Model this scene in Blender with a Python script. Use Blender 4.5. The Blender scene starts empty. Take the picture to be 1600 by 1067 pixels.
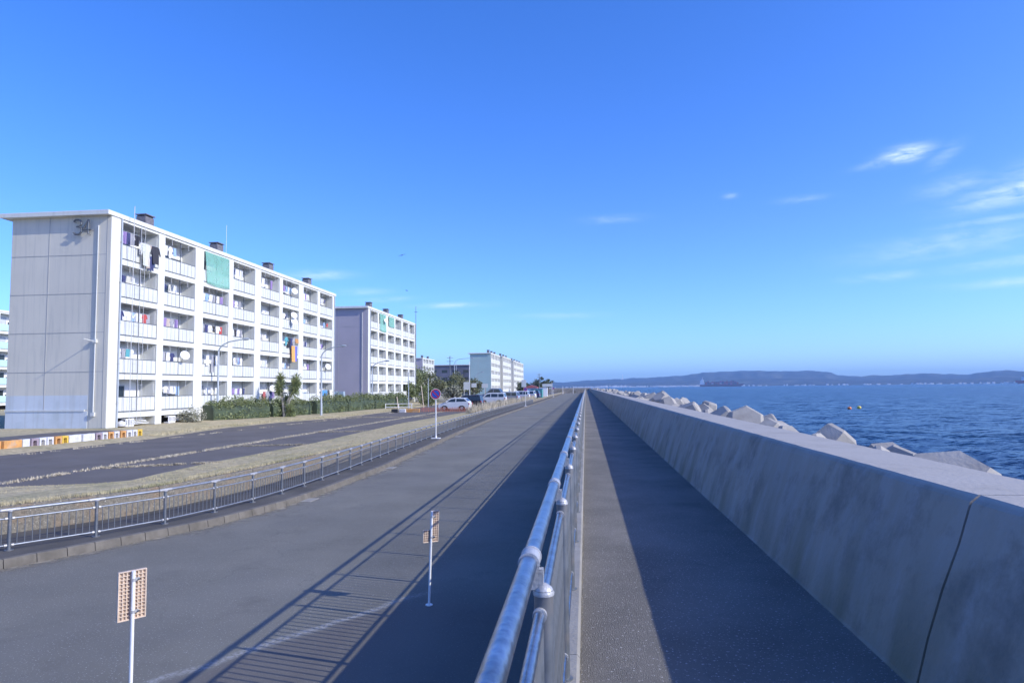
import bpy, bmesh, math, random
import numpy as np
from mathutils import Vector, Matrix, noise
rnd = random.Random(7)
S = bpy.context.scene
C = S.collection
R = math.radians

# ------------------------------------------------------------------ camera, sky, sun, exposure
cd = bpy.data.cameras.new("camera"); cam = bpy.data.objects.new("camera", cd); C.objects.link(cam)
cam.matrix_world = (Matrix.Translation((0, 0, 3.0)) @ Matrix.Rotation(R(6.097), 4, 'Z')
                    @ Matrix.Rotation(R(90 + 3.898), 4, 'X') @ Matrix.Rotation(R(-0.6), 4, 'Z'))
cd.sensor_width = 36.0; cd.lens = 24.0; cd.clip_start = 0.05; cd.clip_end = 60000
cd.dof.use_dof = True; cd.dof.focus_distance = 14.0; cd.dof.aperture_fstop = 9.0
S.camera = cam
SUN_EL, SUN_AZ = 31.0, 104.0          # azimuth clockwise from the road direction (+Y)
W = bpy.data.worlds.new("World"); S.world = W; W.use_nodes = True
SKY_STRENGTH = 0.15
sun = bpy.data.lights.new("sun", 'SUN'); sun.energy = 2.6; sun.angle = R(0.42); sun.color = (1.0, 0.965, 0.84)
so = bpy.data.objects.new("sun", sun); C.objects.link(so)
sd = Vector((math.sin(R(SUN_AZ)) * math.cos(R(SUN_EL)), math.cos(R(SUN_AZ)) * math.cos(R(SUN_EL)), math.sin(R(SUN_EL))))
so.rotation_euler = sd.to_track_quat('Z', 'Y').to_euler()
S.view_settings.view_transform = 'Standard'; S.view_settings.look = 'None'
S.view_settings.exposure = 0.8; S.view_settings.gamma = 1.0; S.view_settings.use_curve_mapping = False

def world_nodes():
    nt = W.node_tree; n = nt.nodes; l = nt.links; n.clear()
    out = n.new('ShaderNodeOutputWorld'); bg = n.new('ShaderNodeBackground'); l.new(bg.outputs[0], out.inputs[0])
    bg.inputs[1].default_value = SKY_STRENGTH
    sky = n.new('ShaderNodeTexSky'); sky.sky_type = 'NISHITA'; sky.sun_disc = False
    sky.sun_elevation = R(SUN_EL); sky.sun_rotation = R(SUN_AZ)
    sky.altitude = 0; sky.air_density = 0.9; sky.dust_density = 0.9; sky.ozone_density = 4.0
    def M(op, a, b=None, c=None):
        m = n.new('ShaderNodeMath'); m.operation = op
        for i, v in enumerate((a, b, c)):
            if v is None: continue
            if isinstance(v, (int, float)): m.inputs[i].default_value = v
            else: l.new(v, m.inputs[i])
        return m.outputs[0]
    hs = n.new('ShaderNodeHueSaturation'); hs.inputs['Saturation'].default_value = 1.24; hs.inputs['Hue'].default_value = 0.5
    l.new(sky.outputs[0], hs.inputs['Color'])
    mul = n.new('ShaderNodeMix'); mul.data_type = 'RGBA'; mul.blend_type = 'MULTIPLY'; mul.inputs[0].default_value = 1
    l.new(hs.outputs[0], mul.inputs[6]); mul.inputs[7].default_value = (0.80, 0.80, 1.17, 1)
    tc = n.new('ShaderNodeTexCoord'); sx = n.new('ShaderNodeSeparateXYZ'); l.new(tc.outputs['Generated'], sx.inputs[0])
    az = M('MULTIPLY', M('ARCTAN2', sx.outputs[0], sx.outputs[1]), 57.2958)
    el = M('MULTIPLY', M('ARCSINE', sx.outputs[2]), 57.2958)
    low = n.new('ShaderNodeMapRange'); l.new(el, low.inputs[0]); low.inputs[1].default_value = 0.0; low.inputs[2].default_value = 13.0
    tint_ = n.new('ShaderNodeMix'); tint_.data_type = 'RGBA'; l.new(low.outputs[0], tint_.inputs[0])
    tint_.inputs[6].default_value = (0.60, 0.84, 1.33, 1); tint_.inputs[7].default_value = (0.80, 0.80, 1.17, 1); l.new(tint_.outputs[2], mul.inputs[7])
    cb = n.new('ShaderNodeCombineXYZ'); l.new(M('MULTIPLY', az, 0.16), cb.inputs[0]); l.new(M('MULTIPLY', el, 0.62), cb.inputs[1])
    nz = n.new('ShaderNodeTexNoise'); nz.inputs['Scale'].default_value = 3.0; nz.inputs['Detail'].default_value = 8
    nz.inputs['Roughness'].default_value = 0.62; nz.inputs['Distortion'].default_value = 0.5; l.new(cb.outputs[0], nz.inputs['Vector'])
    jit = M('MULTIPLY', M('SUBTRACT', nz.outputs['Fac'], 0.5), 3.4)
    # az, el, half width, half height, strength, tilt
    cl = [(24.5, 16.45, 1.3, 0.45, 1.0, .06), (23.4, 16.15, 1.7, .3, .3, .12), (26.9, 15.9, .9, .5, .22, .5), (27.3, 13.8, 1.9, .6, .24, .10), (31.2, 12.85, 3.2, .7, .62, .14),
          (36.0, 14.0, 5.0, 1.0, .6, .10), (30.2, 11.1, 3.4, .22, .3, .02), (27.0, 9.8, 5.5, .8, .26, .05), (31.0, 8.2, 3.8, .35, .3, .05),
          (31.5, 6.8, 4.0, .3, .36, .0), (23.0, 7.9, 2.6, .3, .22, .02), (-22.3, 9.2, 2.4, .35, .42, .05), (-18.6, 8.0, 2.2, .25, .25, .02),
          (-10.9, 6.95, 2.6, .22, .36, .02), (-2.0, 6.0, 2.8, .22, .24, .0), (-16.6, 7.4, 2.0, .2, .25, .05), (2.6, 13.8, 2.2, .3, .16, .0),
          (12.0, 15.0, .5, .2, .25, .0), (17.4, 14.2, 1.6, .25, .15, .0), (44.0, 10.0, 8.0, 1.2, .5, .05),
          (-58.0, 12.0, 8.0, .8, .35, .05), (-75.0, 20.0, 9.0, 1.2, .35, .05), (62.0, 16.0, 9.0, 1.5, .45, .05)]
    tot = None
    for a, e, wa, we, s, t in cl:
        da = M('SUBTRACT', az, a)
        de = M('SUBTRACT', M('SUBTRACT', el, e), M('MULTIPLY', da, t))
        q = M('ADD', M('POWER', M('ABSOLUTE', M('DIVIDE', da, wa)), 2), M('POWER', M('ABSOLUTE', M('DIVIDE', de, we)), 2))
        v = M('MULTIPLY', M('EXPONENT', M('MULTIPLY', q, -1.0)), s)
        tot = v if tot is None else M('MAXIMUM', tot, v)
    dens = n.new('ShaderNodeClamp'); l.new(M('MULTIPLY', tot, M('ADD', 0.78, jit)), dens.inputs[0]); dens.inputs[2].default_value = 0.85
    mx = n.new('ShaderNodeMix'); mx.data_type = 'RGBA'; l.new(dens.outputs[0], mx.inputs[0])
    l.new(mul.outputs[2], mx.inputs[6]); mx.inputs[7].default_value = (3.6, 4.4, 5.4, 1)
    l.new(mx.outputs[2], bg.inputs[0])
world_nodes()

# ------------------------------------------------------------------ helpers
class MB:
    """collects shapes; build() links them as one mesh object"""
    def __init__(s): s.v = []; s.f = []
    def poly(s, pts, faces):
        b = len(s.v); s.v += [tuple(p) for p in pts]; s.f += [tuple(b + i for i in f) for f in faces]; return s
    def box(s, x0, x1, y0, y1, z0, z1):
        return s.poly([(x0, y0, z0), (x1, y0, z0), (x1, y1, z0), (x0, y1, z0), (x0, y0, z1), (x1, y0, z1), (x1, y1, z1), (x0, y1, z1)],
                      [(0, 3, 2, 1), (4, 5, 6, 7), (0, 1, 5, 4), (1, 2, 6, 5), (2, 3, 7, 6), (3, 0, 4, 7)])
    def cbox(s, x0, x1, y0, y1, z0, z1, c=0.01):
        """box with chamfered vertical and top edges"""
        P = []
        for (z, i) in ((z0, 0), (z1 - c, 0), (z1, c)):
            P += [(x0 + c + i, y0 + i, z), (x1 - c - i, y0 + i, z), (x1 - i, y0 + c + i, z), (x1 - i, y1 - c - i, z),
                  (x1 - c - i, y1 - i, z), (x0 + c + i, y1 - i, z), (x0 + i, y1 - c - i, z), (x0 + i, y0 + c + i, z)]
        F = [tuple(reversed(range(8))), tuple(range(16, 24))]
        for k in (0, 8):
            for i in range(8): F.append((k + i, k + (i + 1) % 8, k + 8 + (i + 1) % 8, k + 8 + i))
        return s.poly(P, F)
    def tube(s, p, q, r, r2=None, n=8, cap=True):
        p = Vector(p); q = Vector(q); r2 = r if r2 is None else r2
        d = (q - p).normalized(); a = d.orthogonal().normalized(); b = d.cross(a)
        P = []
        for (o, rr) in ((p, r), (q, r2)):
            for i in range(n):
                t = 2 * math.pi * i / n; P.append(o + (a * math.cos(t) + b * math.sin(t)) * rr)
        F = [(i, (i + 1) % n, n + (i + 1) % n, n + i) for i in range(n)]
        if cap: F += [tuple(reversed(range(n))), tuple(range(n, 2 * n))]
        return s.poly(P, F)
    def path(s, pts, r, n=8):
        """one welded tube through pts; r may be a list"""
        pts = [Vector(p) for p in pts]; m = len(pts); rr = r if isinstance(r, (list, tuple)) else [r] * m
        P = []; prev = None
        for k in range(m):
            d = (pts[min(k + 1, m - 1)] - pts[max(k - 1, 0)]).normalized()
            a = d.orthogonal().normalized() if prev is None else (prev - d * prev.dot(d)).normalized()
            prev = a; b = d.cross(a)
            for i in range(n):
                t = 2 * math.pi * i / n; P.append(pts[k] + (a * math.cos(t) + b * math.sin(t)) * rr[k])
        F = [tuple(reversed(range(n))), tuple(range((m - 1) * n, m * n))]
        for k in range(m - 1):
            for i in range(n): F.append((k * n + i, k * n + (i + 1) % n, (k + 1) * n + (i + 1) % n, (k + 1) * n + i))
        return s.poly(P, F)
    def prism(s, prof, y0, y1, axis='y'):
        """profile of (a,b) extruded along an axis; axis y: (x,z); axis x: (y,z); axis z: (x,y)"""
        n = len(prof)
        def m(a, b, t): return (a, t, b) if axis == 'y' else ((t, a, b) if axis == 'x' else (a, b, t))
        P = [m(a, b, y0) for a, b in prof] + [m(a, b, y1) for a, b in prof]
        return s.poly(P, [tuple(range(n)), tuple(reversed(range(n, 2 * n)))] + [(i, i + n, (i + 1) % n + n, (i + 1) % n) for i in range(n)])
    def lathe(s, prof, c, n=12):
        """prof of (r,z) about a vertical axis at c"""
        P = []
        for r_, z in prof:
            for i in range(n):
                t = 2 * math.pi * i / n; P.append((c[0] + r_ * math.cos(t), c[1] + r_ * math.sin(t), c[2] + z))
        m = len(prof); F = [tuple(reversed(range(n))), tuple(range((m - 1) * n, m * n))]
        for k in range(m - 1):
            for i in range(n): F.append((k * n + i, k * n + (i + 1) % n, (k + 1) * n + (i + 1) % n, (k + 1) * n + i))
        return s.poly(P, F)
    def mesh(s, name, mat=None, smooth=False):
        me = bpy.data.meshes.new(name); me.from_pydata(s.v, [], s.f)
        bm = bmesh.new(); bm.from_mesh(me); bmesh.ops.recalc_face_normals(bm, faces=bm.faces); bm.to_mesh(me); bm.free()
        if mat: me.materials.append(mat)
        if smooth:
            me.polygons.foreach_set('use_smooth', [True] * len(me.polygons))
            me.set_sharp_from_angle(angle=R(40))
        me.update(); return me
    def build(s, name, mat=None, parent=None, smooth=False, loc=None):
        return link(name, s.mesh(name, mat, smooth), parent, loc)

def link(name, me, parent=None, loc=None):
    o = bpy.data.objects.new(name, me); C.objects.link(o)
    if parent is not None: o.parent = parent
    if loc is not None: o.location = loc
    return o
def tag(o, label=None, cat=None, group=None, kind=None):
    if label: o['label'] = label
    if cat: o['category'] = cat
    if group: o['group'] = group
    if kind: o['kind'] = kind
    return o
def thing(name, loc, label, cat, group=None, rz=0.0):
    o = bpy.data.objects.new(name, None); C.objects.link(o); o.location = loc; o.rotation_euler = (0, 0, rz)
    return tag(o, label, cat, group)
def copy_tree(o, kids, parent=None):
    c = o.copy(); C.objects.link(c); c.parent = parent
    for ch in kids.get(o.name, ()): copy_tree(ch, kids, c)
    return c
def children_map():
    k = {}
    for o in C.objects:
        if o.parent: k.setdefault(o.parent.name, []).append(o)
    return k
def quads_mesh(name, P, mat, nv=4):
    """P: (n*nv,3) array, faces of nv consecutive vertices"""
    P = np.asarray(P, dtype=np.float32).reshape(-1, 3); nf = len(P) // nv
    me = bpy.data.meshes.new(name); me.vertices.add(len(P)); me.vertices.foreach_set('co', P.ravel())
    me.loops.add(len(P)); me.loops.foreach_set('vertex_index', np.arange(len(P), dtype=np.int32))
    me.polygons.add(nf); me.polygons.foreach_set('loop_start', np.arange(0, len(P), nv, dtype=np.int32))
    try: me.polygons.foreach_set('loop_total', np.full(nf, nv, dtype=np.int32))
    except Exception: pass
    me.update(calc_edges=True); me.validate()
    if mat: me.materials.append(mat)
    return me
rng = np.random.default_rng(5)
def leaf_quads(cen, size, up=0.3):
    """random leaf shaped quads at centres (n,3)"""
    n = len(cen)
    a = rng.normal(size=(n, 3)); a[:, 2] *= 0.8; a /= np.linalg.norm(a, axis=1)[:, None]
    b = rng.normal(size=(n, 3)); b[:, 2] += up; b -= a * (a * b).sum(1)[:, None]; b /= np.linalg.norm(b, axis=1)[:, None]
    sz = size * rng.uniform(0.6, 1.35, size=(n, 1))
    P = np.stack([cen - a * sz, cen - b * sz * .48, cen + a * sz, cen + b * sz * .48], axis=1)
    return P.reshape(-1, 3)

# ------------------------------------------------------------------ materials
def mat(name, base, rough=0.8, metal=0.0, var=0.0, scale=3.0, bump=0.0, bscale=40.0, spec=0.5, tint=None, detail=6, coat=0.0, speck=None):
    """Principled with noise in colour and relief.  tint=(colour, amount, scale); speck=(colour, threshold, scale)"""
    m = bpy.data.materials.new(name); m.use_nodes = True; nt = m.node_tree; n = nt.nodes; l = nt.links
    p = n['Principled BSDF']; p.inputs['Roughness'].default_value = rough; p.inputs['Metallic'].default_value = metal
    p.inputs['Specular IOR Level'].default_value = spec
    if coat: p.inputs['Coat Weight'].default_value = coat; p.inputs['Coat Roughness'].default_value = 0.08
    c4 = (*base, 1); p.inputs['Base Color'].default_value = c4
    tc = n.new('ShaderNodeTexCoord'); vec = tc.outputs['Object']; col = None
    def nz(sc, det=6, rough_=0.55):
        t = n.new('ShaderNodeTexNoise'); t.inputs['Scale'].default_value = sc; t.inputs['Detail'].default_value = det
        t.inputs['Roughness'].default_value = rough_; l.new(vec, t.inputs['Vector']); return t.outputs['Fac']
    def ramp(f, a, b):
        r = n.new('ShaderNodeMapRange'); l.new(f, r.inputs[0]); r.inputs[1].default_value = a; r.inputs[2].default_value = b; return r.outputs[0]
    def mixc(f, A, B):
        x = n.new('ShaderNodeMix'); x.data_type = 'RGBA'
        if isinstance(f, float): x.inputs[0].default_value = f
        else: l.new(f, x.inputs[0])
        for i, v in ((6, A), (7, B)):
            if isinstance(v, tuple): x.inputs[i].default_value = v
            else: l.new(v, x.inputs[i])
        return x.outputs[2]
    if var:
        lo = tuple(max(0, c * (1 - var)) for c in base) + (1,); hi = tuple(min(1, c * (1 + var)) for c in base) + (1,)
        col = mixc(ramp(nz(scale, detail), .3, .7), lo, hi)
    if tint:
        f = n.new('ShaderNodeMath'); f.operation = 'MULTIPLY'; l.new(ramp(nz(tint[2], 5, .6), .48, .68), f.inputs[0]); f.inputs[1].default_value = tint[1]
        col = mixc(f.outputs[0], col if col is not None else c4, (*tint[0], 1))
    if speck:
        col = mixc(ramp(nz(speck[2], 2, .5), speck[1], speck[1] + .04), col if col is not None else c4, (*speck[0], 1))
    if col is not None: l.new(col, p.inputs['Base Color'])
    if bump:
        b = n.new('ShaderNodeBump'); b.inputs['Strength'].default_value = bump; b.inputs['Distance'].default_value = 0.02
        l.new(nz(bscale, 4), b.inputs['Height']); l.new(b.outputs[0], p.inputs['Normal'])
    m['p'] = 1
    return m
def extend(m, fn):
    """fn(node tree, current colour socket or value, object coords) -> new colour socket"""
    nt = m.node_tree; n = nt.nodes; l = nt.links; p = n['Principled BSDF']; i = p.inputs['Base Color']
    cur = i.links[0].from_socket if i.links else None
    tc = [x for x in n if x.type == 'TEX_COORD'][0]
    new = fn(nt, cur, tc.outputs['Object'])
    l.new(new, i)

ASP = (0.182, 0.174, 0.147)
M = {}
M['road'] = mat('road_asphalt', ASP, .92, var=.22, scale=.35, bump=.5, bscale=160, tint=((.15, .15, .155), .5, .12), speck=((.42, .41, .40), .64, 45), spec=.3)
M['walk'] = mat('walkway_asphalt', (.205, .19, .168), .92, var=.2, scale=1.2, bump=.9, bscale=110, speck=((.5, .48, .46), .635, 55), spec=.3)
M['side'] = mat('sidewalk_asphalt', (.10, .094, .086), .92, var=.22, scale=.8, bump=.5, bscale=120, speck=((.25, .25, .25), .7, 80), spec=.3)
M['lot'] = mat('lot_asphalt', (.135, .122, .112), .93, var=.16, scale=.5, bump=.4, bscale=90, tint=((.12, .115, .12), .6, .16), spec=.3)
M['conc'] = mat('weathered_concrete', (.30, .285, .26), .88, var=.14, scale=1.1, bump=.35, bscale=35, tint=((.2, .19, .17), .6, 2.5))
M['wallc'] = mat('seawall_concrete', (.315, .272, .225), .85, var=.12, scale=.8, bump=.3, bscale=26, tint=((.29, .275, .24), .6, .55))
M['kerb'] = mat('kerb_concrete', (.15, .137, .118), .9, var=.22, scale=4, bump=.5, bscale=60, tint=((.09, .082, .068), .6, 2.2))
M['aggr'] = mat('exposed_aggregate', (.185, .168, .135), .92, var=.35, scale=16, bump=1.0, bscale=38, tint=((.26, .165, .09), .5, 2.0), speck=((.4, .38, .33), .66, 30))
M['tetra'] = mat('block_concrete', (.36, .335, .30), .88, var=.12, scale=2.0, bump=.35, bscale=30, tint=((.22, .2, .175), .75, 1.3))
M['galv'] = mat('galvanised_steel', (.36, .40, .46), .30, metal=.92, var=.25, scale=14, bump=.15, bscale=45, tint=((.22, .23, .25), .6, 8), speck=((.22, .15, .09), .72, 26))
M['galv2'] = mat('dull_galvanised_steel', (.20, .22, .245), .5, metal=.6, var=.2, scale=14, tint=((.32, .23, .15), .45, 3.5))
M['galv3'] = mat('weathered_galvanised_pipe', (.30, .33, .38), .5, metal=.6, var=.18, scale=9)
M['cap'] = mat('cast_white_alloy', (.44, .44, .45), .5, metal=.35, var=.15, scale=20, bump=.2, bscale=80)
M['grass'] = mat('dry_lawn', (.43, .365, .235), .95, var=.32, scale=5.5, bump=.8, bscale=30, tint=((.22, .225, .11), .5, .5), spec=.1)
M['blade'] = mat('dry_grass_blade', (.50, .43, .27), .9, var=.35, scale=2.2, spec=.1, tint=((.17, .2, .08), .55, .6))
M['weed'] = mat('dry_weed', (.50, .44, .33), .9, var=.35, scale=4, spec=.1)
M['soil'] = mat('bare_soil', (.23, .17, .125), .95, var=.3, scale=3, bump=.7, bscale=25, tint=((.3, .26, .18), .6, 1.3), spec=.1)
M['white'] = mat('facade_paint', (.68, .68, .63), .75, var=.05, scale=.6, tint=((.70, .72, .69), .45, .35), bump=.08, bscale=30)
M['panel'] = mat('balcony_panel_paint', (.63, .64, .61), .6, var=.05, scale=.9, tint=((.62, .61, .57), .35, 1.3))
M['inner'] = mat('balcony_back_wall', (.80, .80, .79), .8, var=.06, scale=1.0)
M['endw'] = mat('end_wall_paint', (.67, .625, .52), .82, var=.05, scale=.35, bump=.1, bscale=20, tint=((.61, .57, .48), .5, .25))
M['endw_lilac'] = mat('lilac_end_wall_paint', (.42, .38, .42), .82, var=.05, scale=.35, tint=((.36, .33, .37), .5, .25))
M['endw_teal'] = mat('teal_end_wall_paint', (.33, .45, .46), .82, var=.05, scale=.35)
M['endw_low'] = mat('repainted_low_wall', (.62, .66, .68), .8, var=.05, scale=.5, bump=.1, bscale=20, tint=((.44, .5, .5), .45, .8))
M['line'] = mat('joint_line', (.44, .43, .40), .9)
M['rail'] = mat('dark_rail', (.14, .15, .16), .5, metal=.3)
M['glass_d'] = mat('dark_window_glass', (.035, .045, .05), .12, spec=.8)
M['glass_c'] = mat('curtained_window', (.50, .52, .54), .25, var=.12, scale=3, spec=.7)
M['frame'] = mat('aluminium_window_frame', (.55, .56, .57), .45, metal=.4)
M['brick'] = mat('dark_rooftop_louvre', (.15, .145, .16), .85, var=.25, scale=6, bump=.3, bscale=30)
M['green'] = None
M['ac'] = mat('off_white_plastic', (.72, .72, .69), .5, var=.05)
M['dish'] = mat('dish_white', (.8, .8, .8), .4)
M['pole'] = mat('grey_blue_lamp_paint', (.42, .46, .50), .5, metal=.2, var=.08)
M['wpole'] = mat('white_pole_paint', (.8, .8, .79), .4, var=.06, scale=8)
M['red'] = mat('sign_red', (.50, .03, .05), .35); M['blue'] = mat('sign_blue', (.02, .09, .46), .35)
M['signback'] = mat('sign_back', (.5, .5, .5), .5, metal=.4)
M['beige'] = mat('lattice_plastic', (.66, .52, .40), .55, var=.12, scale=12)
M['beige2'] = mat('plastic_backing', (.50, .38, .29), .6, var=.15, scale=10)
M['wood'] = mat('old_wood', (.22, .17, .12), .85, var=.25, scale=6)
M['bark'] = mat('tree_bark', (.16, .13, .10), .92, var=.3, scale=9, bump=.8, bscale=25)
M['bark_l'] = mat('pale_palm_bark', (.34, .31, .27), .92, var=.25, scale=9, bump=.8, bscale=25)
M['leaf'] = mat('hedge_leaf', (.135, .165, .065), .55, var=.5, scale=2.4, tint=((.27, .29, .11), .8, 1.6))
M['leaf2'] = mat('olive_leaf', (.15, .16, .075), .6, var=.4, scale=.9, tint=((.16, .14, .075), .7, .35))
M['leaf3'] = mat('dark_pine_leaf', (.055, .075, .04), .6, var=.4, scale=1.2)
M['leafp'] = mat('pale_bush_leaf', (.25, .25, .18), .7, var=.4, scale=5)
M['tyre'] = mat('tyre_rubber', (.03, .03, .032), .85)
M['rim'] = mat('wheel_alloy', (.55, .56, .58), .3, metal=.8)
M['lampred'] = mat('tail_lamp_red', (.45, .02, .02), .2, spec=.8)
M['lampclear'] = mat('head_lamp_clear', (.7, .72, .75), .12, spec=.9)
M['dark'] = mat('black_trim', (.03, .03, .035), .6)
M['steelblue'] = mat('blue_steel_sheet', (.1, .17, .36), .5, var=.15)
M['orange'] = mat('orange_block_paint', (.56, .28, .09), .85, var=.2, scale=5, tint=((.42, .35, .28), .6, 3)); M['yellow'] = mat('yellow_block_paint', (.62, .42, .07), .85, var=.15, scale=5)
M['blockw'] = mat('white_block_paint', (.60, .60, .62), .85, var=.15, scale=5, tint=((.4, .38, .38), .5, 3)); M['blockp'] = mat('mauve_block', (.30, .24, .28), .88, var=.15, scale=5)

# seawall: vertical streaks, greenish damp patches and pale salt runs
def streaks(nt, cur, obj):
    n = nt.nodes; l = nt.links
    mp = n.new('ShaderNodeMapping'); mp.inputs['Scale'].default_value = (.6, 1.6, .5); l.new(obj, mp.inputs[0])
    t = n.new('ShaderNodeTexNoise'); t.inputs['Scale'].default_value = 2.2; t.inputs['Detail'].default_value = 7; t.inputs['Roughness'].default_value = .65; l.new(mp.outputs[0], t.inputs['Vector'])
    r = n.new('ShaderNodeMapRange'); l.new(t.outputs['Fac'], r.inputs[0]); r.inputs[1].default_value = .45; r.inputs[2].default_value = .75; r.inputs[4].default_value = .5
    x = n.new('ShaderNodeMix'); x.data_type = 'RGBA'; l.new(r.outputs[0], x.inputs[0]); l.new(cur, x.inputs[6]); x.inputs[7].default_value = (.40, .375, .38, 1)
    t2 = n.new('ShaderNodeTexNoise'); t2.inputs['Scale'].default_value = 1.3; t2.inputs['Detail'].default_value = 5; l.new(mp.outputs[0], t2.inputs['Vector'])
    s = n.new('ShaderNodeSeparateXYZ'); l.new(obj, s.inputs[0])
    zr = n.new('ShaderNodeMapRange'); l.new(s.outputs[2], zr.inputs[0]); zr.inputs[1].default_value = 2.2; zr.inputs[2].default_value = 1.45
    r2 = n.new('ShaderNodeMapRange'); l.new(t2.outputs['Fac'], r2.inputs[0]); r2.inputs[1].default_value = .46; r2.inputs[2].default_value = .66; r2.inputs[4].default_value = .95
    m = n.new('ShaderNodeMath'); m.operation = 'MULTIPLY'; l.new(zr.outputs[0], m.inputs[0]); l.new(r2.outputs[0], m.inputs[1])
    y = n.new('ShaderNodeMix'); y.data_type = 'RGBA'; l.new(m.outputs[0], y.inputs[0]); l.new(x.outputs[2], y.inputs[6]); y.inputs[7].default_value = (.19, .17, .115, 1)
    # blotches; flat top lightened, painting its sunlight against the shaded face into the colour
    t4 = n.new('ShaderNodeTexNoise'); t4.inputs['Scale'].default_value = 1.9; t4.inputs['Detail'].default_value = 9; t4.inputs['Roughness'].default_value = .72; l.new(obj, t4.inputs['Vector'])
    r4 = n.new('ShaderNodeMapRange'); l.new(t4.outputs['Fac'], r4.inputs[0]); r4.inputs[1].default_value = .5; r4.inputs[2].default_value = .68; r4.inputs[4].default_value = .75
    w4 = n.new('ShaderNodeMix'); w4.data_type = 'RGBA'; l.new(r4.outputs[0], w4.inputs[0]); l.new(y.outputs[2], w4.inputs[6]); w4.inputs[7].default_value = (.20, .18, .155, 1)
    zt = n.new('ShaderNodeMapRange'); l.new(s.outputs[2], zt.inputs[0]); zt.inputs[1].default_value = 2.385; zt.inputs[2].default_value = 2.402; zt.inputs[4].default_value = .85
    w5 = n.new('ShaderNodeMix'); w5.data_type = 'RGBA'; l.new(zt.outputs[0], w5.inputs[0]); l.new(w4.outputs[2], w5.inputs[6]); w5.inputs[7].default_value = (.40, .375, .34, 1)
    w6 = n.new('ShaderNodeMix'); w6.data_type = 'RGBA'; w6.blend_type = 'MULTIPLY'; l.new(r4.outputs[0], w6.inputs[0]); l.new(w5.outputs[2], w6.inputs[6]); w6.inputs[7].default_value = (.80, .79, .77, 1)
    return w6.outputs[2]
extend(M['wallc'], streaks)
# fine wandering cracks with stained patches
def cracks(sc, amt):
    def fn(nt, cur, obj):
        n = nt.nodes; l = nt.links
        w = n.new('ShaderNodeTexNoise'); w.inputs['Scale'].default_value = 1.1; w.inputs['Detail'].default_value = 5; l.new(obj, w.inputs['Vector'])
        mv = n.new('ShaderNodeVectorMath'); mv.operation = 'MULTIPLY_ADD'; l.new(w.outputs['Color'], mv.inputs[0]); mv.inputs[1].default_value = (1.5, 1.5, 0); l.new(obj, mv.inputs[2])
        v = n.new('ShaderNodeTexVoronoi'); v.feature = 'DISTANCE_TO_EDGE'; v.inputs['Scale'].default_value = sc; l.new(mv.outputs[0], v.inputs['Vector'])
        a = n.new('ShaderNodeMapRange'); l.new(v.outputs['Distance'], a.inputs[0]); a.inputs[1].default_value = .006 * sc / .42 + .002; a.inputs[2].default_value = .0; a.inputs[4].default_value = amt
        g_ = n.new('ShaderNodeTexNoise'); g_.inputs['Scale'].default_value = .22; g_.inputs['Detail'].default_value = 3; l.new(obj, g_.inputs['Vector'])
        b = n.new('ShaderNodeMapRange'); l.new(g_.outputs['Fac'], b.inputs[0]); b.inputs[1].default_value = .47; b.inputs[2].default_value = .56
        m = n.new('ShaderNodeMath'); m.operation = 'MULTIPLY'; l.new(a.outputs[0], m.inputs[0]); l.new(b.outputs[0], m.inputs[1])
        x = n.new('ShaderNodeMix'); x.data_type = 'RGBA'; l.new(m.outputs[0], x.inputs[0]); l.new(cur, x.inputs[6]); x.inputs[7].default_value = (.04, .038, .034, 1)
        s_ = n.new('ShaderNodeTexNoise'); s_.inputs['Scale'].default_value = .9; s_.inputs['Detail'].default_value = 8; s_.inputs['Roughness'].default_value = .7; l.new(obj, s_.inputs['Vector'])
        c = n.new('ShaderNodeMapRange'); l.new(s_.outputs['Fac'], c.inputs[0]); c.inputs[1].default_value = .56; c.inputs[2].default_value = .72; c.inputs[4].default_value = .45
        y = n.new('ShaderNodeMix'); y.data_type = 'RGBA'; l.new(c.outputs[0], y.inputs[0]); l.new(x.outputs[2], y.inputs[6]); y.inputs[7].default_value = (.115, .108, .098, 1)
        return y.outputs[2]
    return fn
def rain(amt):
    def fn(nt, cur, obj):
        n = nt.nodes; l = nt.links
        mp = n.new('ShaderNodeMapping'); mp.inputs['Scale'].default_value = (2.6, 2.6, .16); l.new(obj, mp.inputs[0])
        t = n.new('ShaderNodeTexNoise'); t.inputs['Scale'].default_value = 1.6; t.inputs['Detail'].default_value = 7; t.inputs['Roughness'].default_value = .65; l.new(mp.outputs[0], t.inputs['Vector'])
        r = n.new('ShaderNodeMapRange'); l.new(t.outputs['Fac'], r.inputs[0]); r.inputs[1].default_value = .50; r.inputs[2].default_value = .78; r.inputs[4].default_value = amt
        x = n.new('ShaderNodeMix'); x.data_type = 'RGBA'; l.new(r.outputs[0], x.inputs[0]); l.new(cur, x.inputs[6]); x.inputs[7].default_value = (.46, .45, .40, 1)
        return x.outputs[2]
    return fn
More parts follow.
